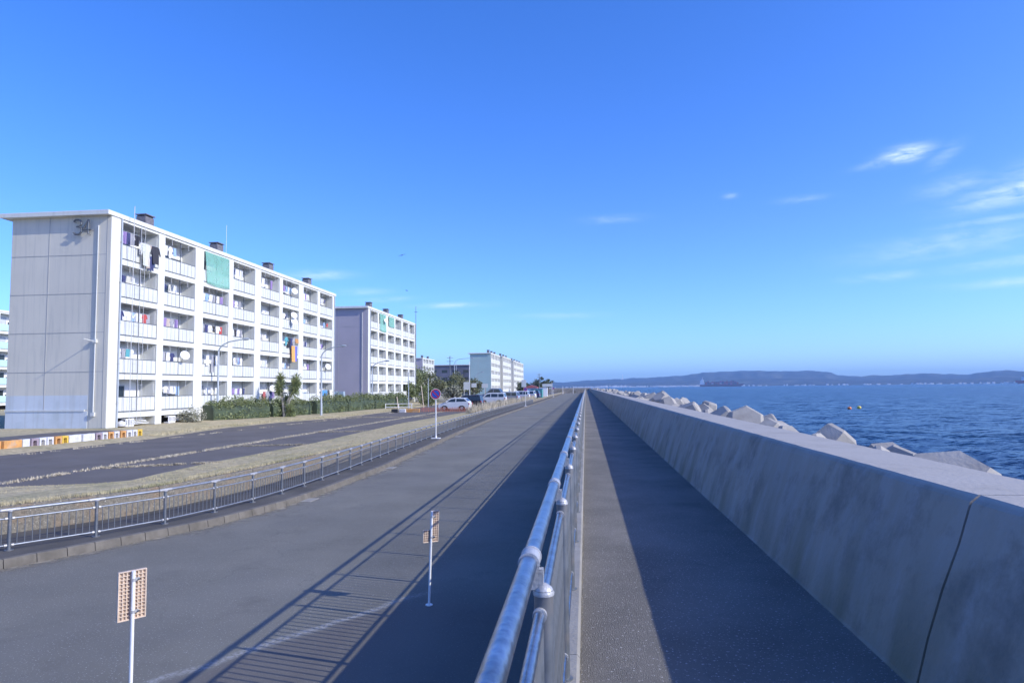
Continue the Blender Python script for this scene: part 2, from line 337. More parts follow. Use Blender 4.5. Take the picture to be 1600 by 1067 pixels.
# road: a pale worn joint running across the near carriageway, browner patch on its seaward side, dusty edges
def road_marks(nt, cur, obj):
    n = nt.nodes; l = nt.links
    def Mt(op, a, b=None):
        m = n.new('ShaderNodeMath'); m.operation = op
        for i, v in enumerate((a, b)):
            if v is None: continue
            if isinstance(v, (int, float)): m.inputs[i].default_value = v
            else: l.new(v, m.inputs[i])
        return m.outputs[0]
    s = n.new('ShaderNodeSeparateXYZ'); l.new(obj, s.inputs[0]); X, Y = s.outputs[0], s.outputs[1]
    t = n.new('ShaderNodeTexNoise'); t.inputs['Scale'].default_value = 1.4; t.inputs['Detail'].default_value = 6; l.new(obj, t.inputs['Vector'])
    t2 = n.new('ShaderNodeTexNoise'); t2.inputs['Scale'].default_value = 22; t2.inputs['Detail'].default_value = 4; l.new(obj, t2.inputs['Vector'])
    # distance from the line (-4.52,6.83)-(-2.71,9.66)
    ux, uy = 1.81 / 3.359, 2.83 / 3.359
    d = Mt('ADD', Mt('MULTIPLY', Mt('ADD', X, 4.52), uy), Mt('MULTIPLY', Mt('ADD', Y, -6.83), -ux))
    dn = Mt('ADD', d, Mt('MULTIPLY', Mt('SUBTRACT', t.outputs['Fac'], .5), .35))
    band = n.new('ShaderNodeMapRange'); l.new(Mt('ABSOLUTE', dn), band.inputs[0]); band.inputs[1].default_value = .11; band.inputs[2].default_value = .02
    along = n.new('ShaderNodeMapRange'); l.new(Y, along.inputs[0]); along.inputs[1].default_value = 10.3; along.inputs[2].default_value = 9.7
    w = n.new('ShaderNodeMapRange'); l.new(t2.outputs['Fac'], w.inputs[0]); w.inputs[1].default_value = .35; w.inputs[2].default_value = .6
    f = Mt('MULTIPLY', Mt('MULTIPLY', band.outputs[0], along.outputs[0]), Mt('MULTIPLY', w.outputs[0], .75))
    side = n.new('ShaderNodeMapRange'); l.new(dn, side.inputs[0]); side.inputs[1].default_value = 0; side.inputs[2].default_value = .2
    near = n.new('ShaderNodeMapRange'); l.new(Y, near.inputs[0]); near.inputs[1].default_value = 10.6; near.inputs[2].default_value = 9.4
    a = n.new('ShaderNodeMix'); a.data_type = 'RGBA'; l.new(Mt('MULTIPLY', Mt('MULTIPLY', side.outputs[0], near.outputs[0]), .6), a.inputs[0]); l.new(cur, a.inputs[6]); a.inputs[7].default_value = (.115, .10, .10, 1)
    b = n.new('ShaderNodeMix'); b.data_type = 'RGBA'; l.new(f, b.inputs[0]); l.new(a.outputs[2], b.inputs[6]); b.inputs[7].default_value = (.42, .42, .42, 1)
    # long faint tyre-polished bands
    mp = n.new('ShaderNodeMapping'); mp.inputs['Scale'].default_value = (1.1, .03, 1); l.new(obj, mp.inputs[0])
    t3 = n.new('ShaderNodeTexNoise'); t3.inputs['Scale'].default_value = 1.0; t3.inputs['Detail'].default_value = 4; l.new(mp.outputs[0], t3.inputs['Vector'])
    r3 = n.new('ShaderNodeMapRange'); l.new(t3.outputs['Fac'], r3.inputs[0]); r3.inputs[1].default_value = .4; r3.inputs[2].default_value = .65; r3.inputs[4].default_value = .35
    c = n.new('ShaderNodeMix'); c.data_type = 'RGBA'; l.new(r3.outputs[0], c.inputs[0]); l.new(b.outputs[2], c.inputs[6]); c.inputs[7].default_value = (.19, .186, .165, 1)
    return c.outputs[2]
extend(M['road'], road_marks)
extend(M['road'], cracks(.42, .2)); extend(M['walk'], cracks(.9, .1)); extend(M['lot'], cracks(.3, .4))
extend(M['white'], rain(.5)); extend(M['panel'], rain(.6)); extend(M['endw'], rain(.75)); extend(M['endw_low'], rain(.6))

def green_net():
    m = bpy.data.materials.new('green_net'); m.use_nodes = True; nt = m.node_tree; n = nt.nodes; l = nt.links
    p = n['Principled BSDF']; p.inputs['Base Color'].default_value = (.30, .66, .55, 1); p.inputs['Roughness'].default_value = .8
    tr = n.new('ShaderNodeBsdfTransparent'); mx = n.new('ShaderNodeMixShader')
    tc = n.new('ShaderNodeTexCoord'); t = n.new('ShaderNodeTexNoise'); t.inputs['Scale'].default_value = 1.5; l.new(tc.outputs['Object'], t.inputs['Vector'])
    r = n.new('ShaderNodeMapRange'); l.new(t.outputs['Fac'], r.inputs[0]); r.inputs[3].default_value = .3; r.inputs[4].default_value = .5
    l.new(r.outputs[0], mx.inputs[0]); l.new(tr.outputs[0], mx.inputs[1]); l.new(p.outputs[0], mx.inputs[2])
    l.new(mx.outputs[0], n['Material Output'].inputs[0]); return m
M['green'] = green_net()

def sea_mat():
    m = bpy.data.materials.new('sea_water'); m.use_nodes = True; nt = m.node_tree; n = nt.nodes; l = nt.links
    p = n['Principled BSDF']; p.inputs['Roughness'].default_value = .24; p.inputs['IOR'].default_value = 1.33; p.inputs['Specular IOR Level'].default_value = .2
    tc = n.new('ShaderNodeTexCoord'); O = tc.outputs['Object']
    def nz(sc, det, sx=1.0, sy=1.0, rg=.6, dist=0.0):
        mp = n.new('ShaderNodeMapping'); mp.inputs['Scale'].default_value = (sx, sy, 1); mp.inputs['Rotation'].default_value = (0, 0, R(12)); l.new(O, mp.inputs[0])
        t = n.new('ShaderNodeTexNoise'); t.inputs['Scale'].default_value = sc; t.inputs['Detail'].default_value = det; t.inputs['Roughness'].default_value = rg
        t.inputs['Distortion'].default_value = dist; l.new(mp.outputs[0], t.inputs['Vector']); return t.outputs['Fac']
    def mr(f, a, b, c=0., d=1.):
        r = n.new('ShaderNodeMapRange'); l.new(f, r.inputs[0])
        for i, v in enumerate((a, b, c, d)): r.inputs[i + 1].default_value = v
        return r.outputs[0]
    def mix(f, A, B):
        x = n.new('ShaderNodeMix'); x.data_type = 'RGBA'; l.new(f, x.inputs[0])
        for i, v in ((6, A), (7, B)):
            if isinstance(v, tuple): x.inputs[i].default_value = v
            else: l.new(v, x.inputs[i])
        return x.outputs[2]
    base = mix(mr(nz(.012, 4, .5, 1), .35, .65), (.006, .030, .085, 1), (.010, .044, .085, 1))
    base = mix(mr(nz(.6, 6, .7, 1.5), .35, .7), base, (.010, .036, .085, 1))
    wc = mr(nz(.11, 9, .45, 1.6, .72, .3), .655, .70)
    gate = mr(nz(.02, 2), .42, .55)
    mm = n.new('ShaderNodeMath'); mm.operation = 'MULTIPLY'; l.new(wc, mm.inputs[0]); l.new(gate, mm.inputs[1])
    base = mix(mm.outputs[0], base, (.62, .66, .70, 1))
    l.new(base, p.inputs['Base Color'])
    # wave slopes given straight as a normal, so the chop does not fade out with distance
    def cn(sc, sx, sy, det, rot, amp):
        mp = n.new('ShaderNodeMapping'); mp.inputs['Scale'].default_value = (sx, sy, 1); mp.inputs['Rotation'].default_value = (0, 0, R(rot)); l.new(O, mp.inputs[0])
        t = n.new('ShaderNodeTexNoise'); t.inputs['Scale'].default_value = sc; t.inputs['Detail'].default_value = det; t.inputs['Roughness'].default_value = .62; t.inputs['Distortion'].default_value = .4; l.new(mp.outputs[0], t.inputs['Vector'])
        v = n.new('ShaderNodeVectorMath'); v.operation = 'MULTIPLY_ADD'; l.new(t.outputs['Color'], v.inputs[0]); v.inputs[1].default_value = (amp, amp, 0); v.inputs[2].default_value = (-amp * .5, -amp * .5, 0); return v.outputs[0]
    def add(a, b):
        v = n.new('ShaderNodeVectorMath'); v.operation = 'ADD'; l.new(a, v.inputs[0]); l.new(b, v.inputs[1]); return v.outputs[0]
    ge = n.new('ShaderNodeNewGeometry')
    v = add(add(cn(.35, .6, 1.4, 6, 12, 1.9), cn(2.2, .7, 1.3, 6, -8, 2.6)), ge.outputs['Normal'])
    nn = n.new('ShaderNodeVectorMath'); nn.operation = 'NORMALIZE'; l.new(v, nn.inputs[0]); l.new(nn.outputs[0], p.inputs['Normal'])
    return m
M['sea'] = sea_mat()
def hill_mat():
    m = mat('hill_forest', (.045, .05, .055), .95, var=.5, scale=.012, tint=((.17, .16, .13), .5, .004), spec=.05)
    return m
M['hill'] = hill_mat()

# ------------------------------------------------------------------ layout curves (x as a function of y along the road)
def curve(pts):
    ys = [p[0] for p in pts]; xs = [p[1] for p in pts]
    def f(y):
        # smooth: average of three linear samples
        return float((np.interp(y - .6, ys, xs) + np.interp(y, ys, xs) * 2 + np.interp(y + .6, ys, xs)) / 4)
    return f
XK = curve([(-30, -38), (5, -14.2), (8, -11.9), (10.9, -10.0), (11.8, -9.56), (13.15, -8.96), (14, -8.57), (14.8, -8.27), (17.1, -7.79), (20, -7.62), (25.3, -7.61), (43.7, -8.4), (66, -9.0), (105, -9.1), (200, -9.6), (380, -10.5), (700, -10.5)])
XF = curve([(-30, -39), (5, -15.4), (8, -13.1), (10.4, -11.4), (11.6, -10.52), (12.6, -9.82), (13.85, -9.16), (15.3, -8.79), (16.7, -8.55), (18, -8.42), (19.5, -8.37), (22.8, -8.4), (30, -8.75), (43.7, -9.2), (66, -9.7), (105, -9.8), (200, -10.3), (700, -11.2)])
XWALL = curve([(-30, -42), (5, -18.5), (9, -14.7), (11, -13.1), (12.87, -11.87), (14.67, -10.7), (16.5, -10.15), (19, -9.8), (28.2, -9.6), (43.7, -9.75), (66, -10.1), (105, -10.2), (200, -10.7), (700, -11.6)])
ZWALL = curve([(-30, .72), (20, .7), (28, .62), (44, .52), (80, .48), (700, .46)])
XLN = curve([(-30, -45), (10, -24), (15, -19.5), (17.2, -16.4), (17.8, -12.9), (22.7, -13.2), (32, -12.9), (50, -13.6), (70, -12.9), (110, -12.3), (700, -13.4)])
XLU = curve([(-30, -26), (20, -24.2), (35, -23.4), (45, -24.8), (52, -24.3), (61, -22.2), (77, -22), (110, -24), (700, -24)])
ZL, ZB = .45, .78
YS = sorted(set([-30, -15, 0] + list(np.arange(3, 70, .75)) + list(range(70, 200, 6)) + list(range(200, 700, 40)) + [700]))

def strip(name, cols, m, kind='structure', smooth=True, ys=YS, jitter=0.0):
    """loft: cols = list of functions y -> (x, z)"""
    P = []; F = []; k = len(cols)
    for y in ys:
        for c in cols:
            x, z = c(y); P.append((x, y, z + (noise.noise(Vector((x * .7, y * .7, 3))) * jitter if jitter else 0)))
    for i in range(len(ys) - 1):
        for j in range(k - 1): F.append((i * k + j, i * k + j + 1, (i + 1) * k + j + 1, (i + 1) * k + j))
    b = MB().poly(P, F); o = b.build(name, m, smooth=smooth)
    # make sure it faces up
    if o.data.polygons[0].normal.z < 0: o.data.flip_normals()
    if kind: o['kind'] = kind
    return o
lerp = lambda a, b, t: a + (b - a) * t

# ground to the horizon (land side); its lowest level lies under every other sheet
g = MB()
g.poly([(-14000, -6000, -.06), (2.3, -6000, -.06), (2.3, 1200, -.06), (-500, 1200, -.06), (-3000, 6000, -.06), (-14000, 14000, -.06)], [(0, 1, 2, 3, 4, 5)])
g.build('ground', M['soil'])['kind'] = 'structure'
strip('road', [lambda y: (XK(y) - .02, 0), lambda y: (-4.5, 0.0), lambda y: (-.25, 0)], M['road'], ys=[y for y in YS if y <= 400])
strip('sidewalk', [lambda y: (XWALL(y) - .05, .146), lambda y: (XK(y) - .13, .146)], M['side'], ys=[y for y in YS if y <= 400])
# grass verge between the low retaining wall and the parking asphalt
strip('grass_verge', [lambda y: (XLN(y) - .6, ZL - .03), lambda y: (XLN(y), ZL + .02), lambda y: (lerp(XLN(y), XWALL(y), .4), ZL + .03),
                      lambda y: (lerp(XLN(y), XWALL(y), .72), lerp(ZL, ZWALL(y), .6) + .02), lambda y: (XWALL(y) - .14, ZWALL(y) - .0)], M['grass'], jitter=.012)
strip('parking_lot', [lambda y: (XLU(y) - .1, ZL), lambda y: (lerp(XLU(y), XLN(y), .5), ZL), lambda y: (XLN(y), ZL)], M['lot'], ys=[y for y in YS if 15.9 < y < 400], smooth=False)
# rising ground towards the apartment blocks
def terr(f, z): return lambda y: (f(y), z)
strip('lawn', [lambda y: (-3000, ZB), lambda y: (-60, ZB), lambda y: (-31, ZB), lambda y: (-28.5, ZB - .03), lambda y: (XLU(y) - 1.2, ZL + .13), lambda y: (XLU(y), ZL - .01)], M['grass'], jitter=.04)
strip('lower_lawn', [lambda y: (-26, ZL + .04), lambda y: (-20, ZL + .01), lambda y: (min(-16.4, XLN(y)), ZL + .01)], M['grass'], ys=[-30, -10, 0, 5, 10, 13, 15, 16, 16.8], jitter=.03)
# side road in front of the first block
sr = MB(); pts = [(-29.4, -30), (-25.9, -30), (-25.6, 20), (-25.6, 34.5), (-25.9, 36.2), (-26.6, 37.0), (-27.8, 37.2), (-28.8, 36.6), (-29.4, 35.0)]
sr.poly([(x, y, ZB + .02) for x, y in pts], [tuple(range(len(pts)))]); o = sr.build('side_road', M['lot']); o['kind'] = 'structure'

# ------------------------------------------------------------------ kerb, retaining walls, walkway, seawall
kb = tag(bpy.data.objects.new('kerb', None), kind='structure'); C.objects.link(kb)
def kerb_piece(mb, y0, y1, gap=.012):
    a = Vector((XK(y0), y0)); b = Vector((XK(y1), y1)); d = (b - a).normalized(); a = a + d * gap * .5; b = b - d * gap * .5
    nrm = Vector((d.y, -d.x))       # towards the road
    P = []
    for q in (a, b):
        for off, z in ((-.16, .0), (-.16, .155), (-.02, .16), (0.0, .145), (.025, .0)):
            w = q + nrm * off; P.append((w.x, w.y, z))
    mb.poly(P, [(0, 1, 2, 3, 4), (9, 8, 7, 6, 5), (1, 6, 7, 2), (2, 7, 8, 3), (3, 8, 9, 4), (0, 5, 6, 1)])
dm = mat('kerb_side_dust', (.30, .265, .205), .95, var=.3, scale=6)
nt_ = dm.node_tree; tr_ = nt_.nodes.new('ShaderNodeBsdfTransparent'); mx_ = nt_.nodes.new('ShaderNodeMixShader'); at_ = nt_.nodes.new('ShaderNodeTexCoord'); tn_ = nt_.nodes.new('ShaderNodeTexNoise')
tn_.inputs['Scale'].default_value = 1.7; tn_.inputs['Detail'].default_value = 9; tn_.inputs['Roughness'].default_value = .7; nt_.links.new(at_.outputs['Object'], tn_.inputs['Vector'])
uv_ = nt_.nodes.new('ShaderNodeUVMap'); sp_ = nt_.nodes.new('ShaderNodeSeparateXYZ'); nt_.links.new(uv_.outputs[0], sp_.inputs[0])
ad_ = nt_.nodes.new('ShaderNodeMath'); ad_.operation = 'SUBTRACT'; nt_.links.new(tn_.outputs['Fac'], ad_.inputs[0]); mu_ = nt_.nodes.new('ShaderNodeMath'); mu_.operation = 'MULTIPLY'; nt_.links.new(sp_.outputs[0], mu_.inputs[0]); mu_.inputs[1].default_value = .45; nt_.links.new(mu_.outputs[0], ad_.inputs[1])
rr_ = nt_.nodes.new('ShaderNodeMapRange'); nt_.links.new(ad_.outputs[0], rr_.inputs[0]); rr_.inputs[1].default_value = .36; rr_.inputs[2].default_value = .56; rr_.inputs[4].default_value = .85
nt_.links.new(rr_.outputs[0], mx_.inputs[0]); nt_.links.new(tr_.outputs[0], mx_.inputs[1]); nt_.links.new(nt_.nodes['Principled BSDF'].outputs[0], mx_.inputs[2]); nt_.links.new(mx_.outputs[0], nt_.nodes['Material Output'].inputs[0])
do = strip('kerb_dust', [lambda y: (XK(y) + .026, .004), lambda y: (XK(y) + .95, .004)], dm, kind='stuff', ys=[y for y in YS if y <= 300])
uvl = do.data.uv_layers.new(name='UVMap')
for lp in do.data.loops: uvl.data[lp.index].uv = (float(lp.vertex_index % 2), 0)
y = 6.0; far = MB()
while y < 380:
    step = .6 * (1 if y > 17 else .75) if y < 60 else 4.0
    if y < 60: m_ = MB(); kerb_piece(m_, y, y + step); m_.build('kerb_stone', M['kerb'], kb)
    else: kerb_piece(far, y, y + step)
    y += step
tag(far.build('distant_kerb_stones', M['kerb'], kb), kind='stuff')

def wall_follow(name, X, Z0, Z1, t, ys, m, label, cat='wall', seg=5):
    w = thing(name, (0, 0, 0), label, cat)
    i = 0
    while i < len(ys) - 1:
        j = min(i + seg, len(ys) - 1); P = []; F = []
        for y in ys[i:j + 1]:
            g_ = .01 if y == ys[i] else (-.01 if y == ys[j] else 0); y_ = y + g_
            x = X(y_); P += [(x - t, y_, Z0), (x - t, y_, Z1(y_)), (x - .02, y_, Z1(y_)), (x, y_, Z1(y_) - .02), (x + .03, y_, Z0)]
        k = 5; n_ = j - i
        for a in range(n_):
            for b in range(4): F.append((a * k + b, a * k + b + 1, (a + 1) * k + b + 1, (a + 1) * k + b))
        F += [tuple(range(5)), tuple(reversed(range(n_ * k, n_ * k + 5)))]
        MB().poly(P, F).build('wall_block', m, w); i = j
    return w
ysw = list(np.arange(5, 70, .6)) + list(range(70, 380, 10))
wall_follow('low_retaining_wall', XWALL, .0, ZWALL, .16, ysw, M['aggr'], 'low rough aggregate retaining wall behind the pavement railing, stained rusty', seg=6)

# raised walkway
wk = MB(); wk.poly([(-.07, -8, 1.40), (1.8, -8, 1.40), (1.8, 362, 1.40), (-.07, 362, 1.40)], [(0, 1, 2, 3)]); wk.build('walkway', M['walk'])['kind'] = 'structure'
rw = thing('walkway_retaining_wall', (0, 0, 0), 'concrete retaining wall under the long metal railing, between road and raised walkway', 'wall')
yy = -6.0
while yy < 360:
    L_ = 5.0 if yy < 60 else 50.0
    MB().prism([(-.26, -.02), (-.26, 1.475), (-.245, 1.49), (-.075, 1.49), (-.06, 1.475), (-.06, 1.2), (-.06, -.02)], yy + .004, yy + L_ - .004).build('wall_block', M['conc'], rw); yy += L_
sw = thing('seawall', (0, 0, 0), 'long leaning grey concrete seawall with a broad flat top between the walkway and the sea', 'seawall')
prof = [(1.66, 1.36), (1.70, 1.42), (1.765, 1.66), (1.85, 1.92), (1.945, 2.16), (2.005, 2.335), (2.022, 2.372), (2.062, 2.41), (2.64, 2.41), (2.665, 2.385), (2.70, -2.2), (1.66, -2.2)]
yy = 3.9 - 10
while yy < 365:
    ns = 50 if yy < 50 else 1; P = []; n_ = len(prof)
    for q in range(ns + 1):
        y_ = lerp(yy + .011, yy + 10 - .011, q / ns)
        for k, (a_, b_) in enumerate(prof):
            j = .006 if (ns > 1 and 3 <= k <= 9) else 0
            P.append((a_ + noise.noise(Vector((y_ * 3, k * 7.1, 0))) * j + noise.noise(Vector((y_ * .5, k * .1, 5))) * j, y_, b_ + noise.noise(Vector((y_ * 3.3, k * 5.3, 9))) * j * .8))
    F = [tuple(range(n_)), tuple(reversed(range(ns * n_, ns * n_ + n_)))]
    for q in range(ns):
        for k in range(n_): F.append((q * n_ + k, (q + 1) * n_ + k, (q + 1) * n_ + (k + 1) % n_, q * n_ + (k + 1) % n_))
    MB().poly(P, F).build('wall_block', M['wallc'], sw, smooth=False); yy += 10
fp = [(1.70, 1.30), (1.72, 1.44), (1.785, 1.66), (1.87, 1.92), (1.965, 2.16), (2.03, 2.335), (2.08, 2.398), (2.62, 2.398), (2.64, -2.0), (1.70, -2.0)]
yy = 3.9
while yy < 365:
    MB().prism(fp, yy - .0105, yy + .0105).build('joint_filler', M['dark'], sw); yy += 10
# far end of the seawall, where it turns inland across the road
fe = thing('far_seawall', (0, 366, 0), 'dark far seawall closing off the end of the road on the horizon', 'seawall')
xx = 2.7
while xx > -60:
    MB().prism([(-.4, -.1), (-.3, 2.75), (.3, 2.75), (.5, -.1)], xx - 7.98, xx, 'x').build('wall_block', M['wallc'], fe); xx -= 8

# ------------------------------------------------------------------ sea and far shore
def sea():
    u = np.linspace(0, 1, 330); xs = 2.6 + 1.0 * (np.exp(u * 9.55) - 1)
    w = np.linspace(0, 1, 420); yp = 2.2 * (np.exp(w * 8.76) - 1); yn = -2.2 * (np.exp(np.linspace(0, 1, 60)[1:] * 7.8) - 1)
    ys = np.concatenate([yn[::-1], yp + 6]); X, Y = np.meshgrid(xs, ys)
    cell = np.maximum(np.gradient(xs)[None, :], np.gradient(ys)[:, None] * .55)
    Z = np.full_like(X, -1.8); r = np.random.default_rng(3)
    for lam, n_, st_ in ((11, 4, .03), (6, 6, .07), (3.4, 7, .10), (2.0, 8, .11), (1.2, 8, .10), (.7, 6, .07)):
        fade = np.clip(1.6 - cell / lam * 3.6, 0, 1)
        for k in range(n_):
            L_ = lam * r.uniform(.75, 1.3); th = R(200) + r.normal() * .55; kx, ky = math.cos(th) * 2 * math.pi / L_, math.sin(th) * 2 * math.pi / L_
            ph = r.uniform(0, 6.28) + .8 * np.sin(X * kx * .13 + k) + .8 * np.cos(Y * ky * .11 + k * 2)
            a_ = st_ * L_ / 6.28 / math.sqrt(n_) * 1.3
            sn = np.sin(X * kx + Y * ky + ph); Z += fade * a_ * (2 * (1 - np.abs(sn)) - 1.27 if lam < 6 else sn)
    Z[:, 0] = -1.8
    ny, nx = X.shape; P = np.stack([X, Y, Z], -1).reshape(-1, 3)
    i = np.arange(ny - 1)[:, None] * nx + np.arange(nx - 1)[None, :]; F = np.stack([i, i + 1, i + nx + 1, i + nx], -1).reshape(-1, 4)
    me = bpy.data.meshes.new('sea'); me.vertices.add(len(P)); me.vertices.foreach_set('co', P.astype(np.float32).ravel())
    me.loops.add(F.size); me.loops.foreach_set('vertex_index', F.astype(np.int32).ravel())
    me.polygons.add(len(F)); me.polygons.foreach_set('loop_start', np.arange(0, F.size, 4, dtype=np.int32)); me.polygons.foreach_set('use_smooth', np.ones(len(F), dtype=bool))
    me.update(calc_edges=True); me.materials.append(M['sea']); o = link('sea', me); o['kind'] = 'structure'
    b = MB().poly([(2.6, 1200, -1.8), (-500, 1200, -1.8), (-3000, 6000, -1.8), (-14000, 14000, -1.8), (2.6, 14000, -1.8)], [(0, 1, 2, 3, 4)])
    o = b.build('outer_sea', M['sea']); o['kind'] = 'structure'
    if o.data.polygons[0].normal.z < 0: o.data.flip_normals()
sea()
SKY_L = [(-50, .3), (-40, .45), (-30, .35), (-20, .5), (-12, .35), (-7, .3), (-4, .31), (-2.92, .46), (-1.85, .41), (-.79, .5), (.8, .6), (2.9, .66), (3.95, .75), (4.73, .69), (6.5, .82), (7.5, .86), (9, .99), (10, 1.08),
         (12.5, 1.19), (14.4, 1.1), (16.3, 1.07), (17.6, 1.09), (18.9, .92), (19.4, .72), (20.9, .6), (22, .67), (23.2, .65), (24.4, .72), (26.4, .68), (27.5, .61), (28.6, .77), (29.7, .87), (30.7, .76), (34, .9), (40, .6), (50, .8), (62, .4)]
def hills(name, dist, scale, seed, front):
    P = []; F = []; az = np.arange(-50, 62, .18); k = 9
    for a in az:
        h = np.interp(a, [p[0] for p in SKY_L], [p[1] for p in SKY_L]) * scale
        h += .05 * noise.noise(Vector((a * 1.7, seed, 0))) + .025 * noise.noise(Vector((a * 6, seed, 4)))
        H = math.tan(R(max(h, .05))) * dist + 3
        for j in range(k):
            t = j / (k - 1); d = dist - front * (1 - t)
            z = -2 + (H + 2) * (t ** .8) * (1 if t in (0, 1) else 1 + .28 * noise.noise(Vector((a * 1.4, t * 3, seed))))
            if j == 0: z = -2.5
            P.append((math.sin(R(a)) * d, math.cos(R(a)) * d, min(z, H)))
        P.append((math.sin(R(a)) * (dist + 900), math.cos(R(a)) * (dist + 900), -3))
    k += 1
    for i in range(len(az) - 1):
        for j in range(k - 1): F.append((i * k + j, (i + 1) * k + j, (i + 1) * k + j + 1, i * k + j + 1))
    o = MB().poly(P, F).build(name, M['hill'], smooth=True); o['kind'] = 'structure'
hills('hills', 9200, 1.0, 1.5, 1500)
hills('near_hills', 7600, .48, 8.2, 900)
tw = MB()
for i in range(420):      # pale town along the foot of the far shore
    a = rnd.choice([rnd.gauss(2, 1.3), rnd.uniform(-4, 31), rnd.gauss(8, 2)]); d = 6640 + rnd.uniform(-40, 60); x, y = math.sin(R(a)) * d, math.cos(R(a)) * d
    w, h = rnd.uniform(6, 24), rnd.uniform(3, 12) * (1.6 if abs(a - 2.3) < 1 else 1); tw.box(x - w / 2, x + w / 2, y - 8, y + 8, -2, h)
tag(tw.build('far_town', mat('far_town_plaster', (.72, .71, .70), .8)), 'pale strip of small far buildings along the foot of the hills across the water', 'town', kind='stuff')
to = thing('hilltop_tower', (math.sin(R(3.05)) * 9150, math.cos(R(3.05)) * 9150, 88), 'slender white tower on the hill crest across the bay', 'tower')
MB().tube((0, 0, 0), (0, 0, 82), 4, 2.0, 8).build('mast', M['dish'], to); MB().box(-14, 14, -8, 8, 0, 22).build('base_building', M['dish'], to)

# ------------------------------------------------------------------ main railing beside the walkway
def railing():
    T = thing('walkway_railing', (0, 0, 0), 'long galvanised railing in the middle, on the concrete edge of the walkway', 'railing')
    Y0, SP, N = 2.08 - 1.59 * 3, 1.59, 228
    y_end = Y0 + SP * (N - 1) + .3
    XT, XP = -.175, -.135
    for i in range(0, N - 1, 4):        # rails come in lengths that meet inside the sleeves
        a = Y0 + SP * i - (0.3 if i == 0 else 0); b = min(Y0 + SP * (i + 4), y_end)
        MB().tube((XT, a + .001, 2.485), (XT, b - .001, 2.485), .0265, n=20 if i < 8 else 8).build('top_rail', M['galv'], T, smooth=True)
        MB().tube((XP - .01, a + .001, 2.335), (XP - .01, b - .001, 2.335), .0165, n=14 if i < 8 else 6).build('middle_rail', M['galv'], T, smooth=True)
        MB().tube((XP, a + .001, 1.61), (XP, b - .001, 1.61), .0165, n=14 if i < 8 else 6).build('bottom_rail', M['galv'], T, smooth=True)
    def post_m(n_): return MB().tube((0, 0, 1.475), (0, 0, 2.40), .029, n=n_).mesh('post', M['galv2'], True)
    post = post_m(20)
    cap = MB().lathe([(.031, 2.385), (.032, 2.393), (.024, 2.408), (.010, 2.418), (.002, 2.42)], (0, 0, 0), 18)
    cap.box(-.045, -.0, -.014, .014, 2.402, 2.462); cap = cap.mesh('cap', M['cap'], True)
    sleeve = MB().tube((-.04, -.045, 2.485), (-.04, .045, 2.485), .0305, n=20)
    sleeve.tube((-.04, -.048, 2.485), (-.04, -.036, 2.485), .0325, n=20).tube((-.04, .036, 2.485), (-.04, .048, 2.485), .0325, n=20)
    sleeve = sleeve.mesh('sleeve', M['cap'], True)
    ring = MB()
    for z, xo in ((2.335, -.01), (1.61, 0)):
        for s in (-1, 1): ring.tube((xo, s * .026, z), (xo, s * .042, z), .0215, n=16)
    ring = ring.mesh('rail_ring', M['cap'], True)
    base = MB().tube((0, 0, 1.489), (0, 0, 1.497), .045, n=16).mesh('base_plate', M['galv2'], True)
    pf = MB().tube((0, 0, 1.475), (0, 0, 2.40), .03, n=6).lathe([(.034, 2.385), (.035, 2.398), (.028, 2.425), (.002, 2.440)], (0, 0, 0), 6).tube((-.04, -.045, 2.485), (-.04, .045, 2.485), .033, n=8).mesh('post', M['cap'], True)
    for i in range(N):
        y = Y0 + SP * i
        if i < 70:
            p = link('post', post, T, (XP, y, 0))
            link('cap', cap, p); link('sleeve', sleeve, p); link('rail_ring', ring, p); link('base_plate', base, p)
        else: link('post', pf, T, (XP, y, 0))
    bal = MB().tube((0, 0, 1.615), (0, 0, 2.33), .0125, n=6).mesh('baluster', M['galv2'], True)
    far = MB(); nb = 0
    for i in range(N - 1):
        for k in range(1, 13):
            y = Y0 + SP * i + SP * k / 13
            if 1.0 < y and nb < 300: link('baluster', bal, T, (XP - .005, y, 0)); nb += 1
            elif y > 1: far.tube((XP - .005, y, 1.615), (XP - .005, y, 2.33), .0085, n=3, cap=False)
    tag(far.build('distant_balusters', M['galv2'], T), kind='stuff')
railing()

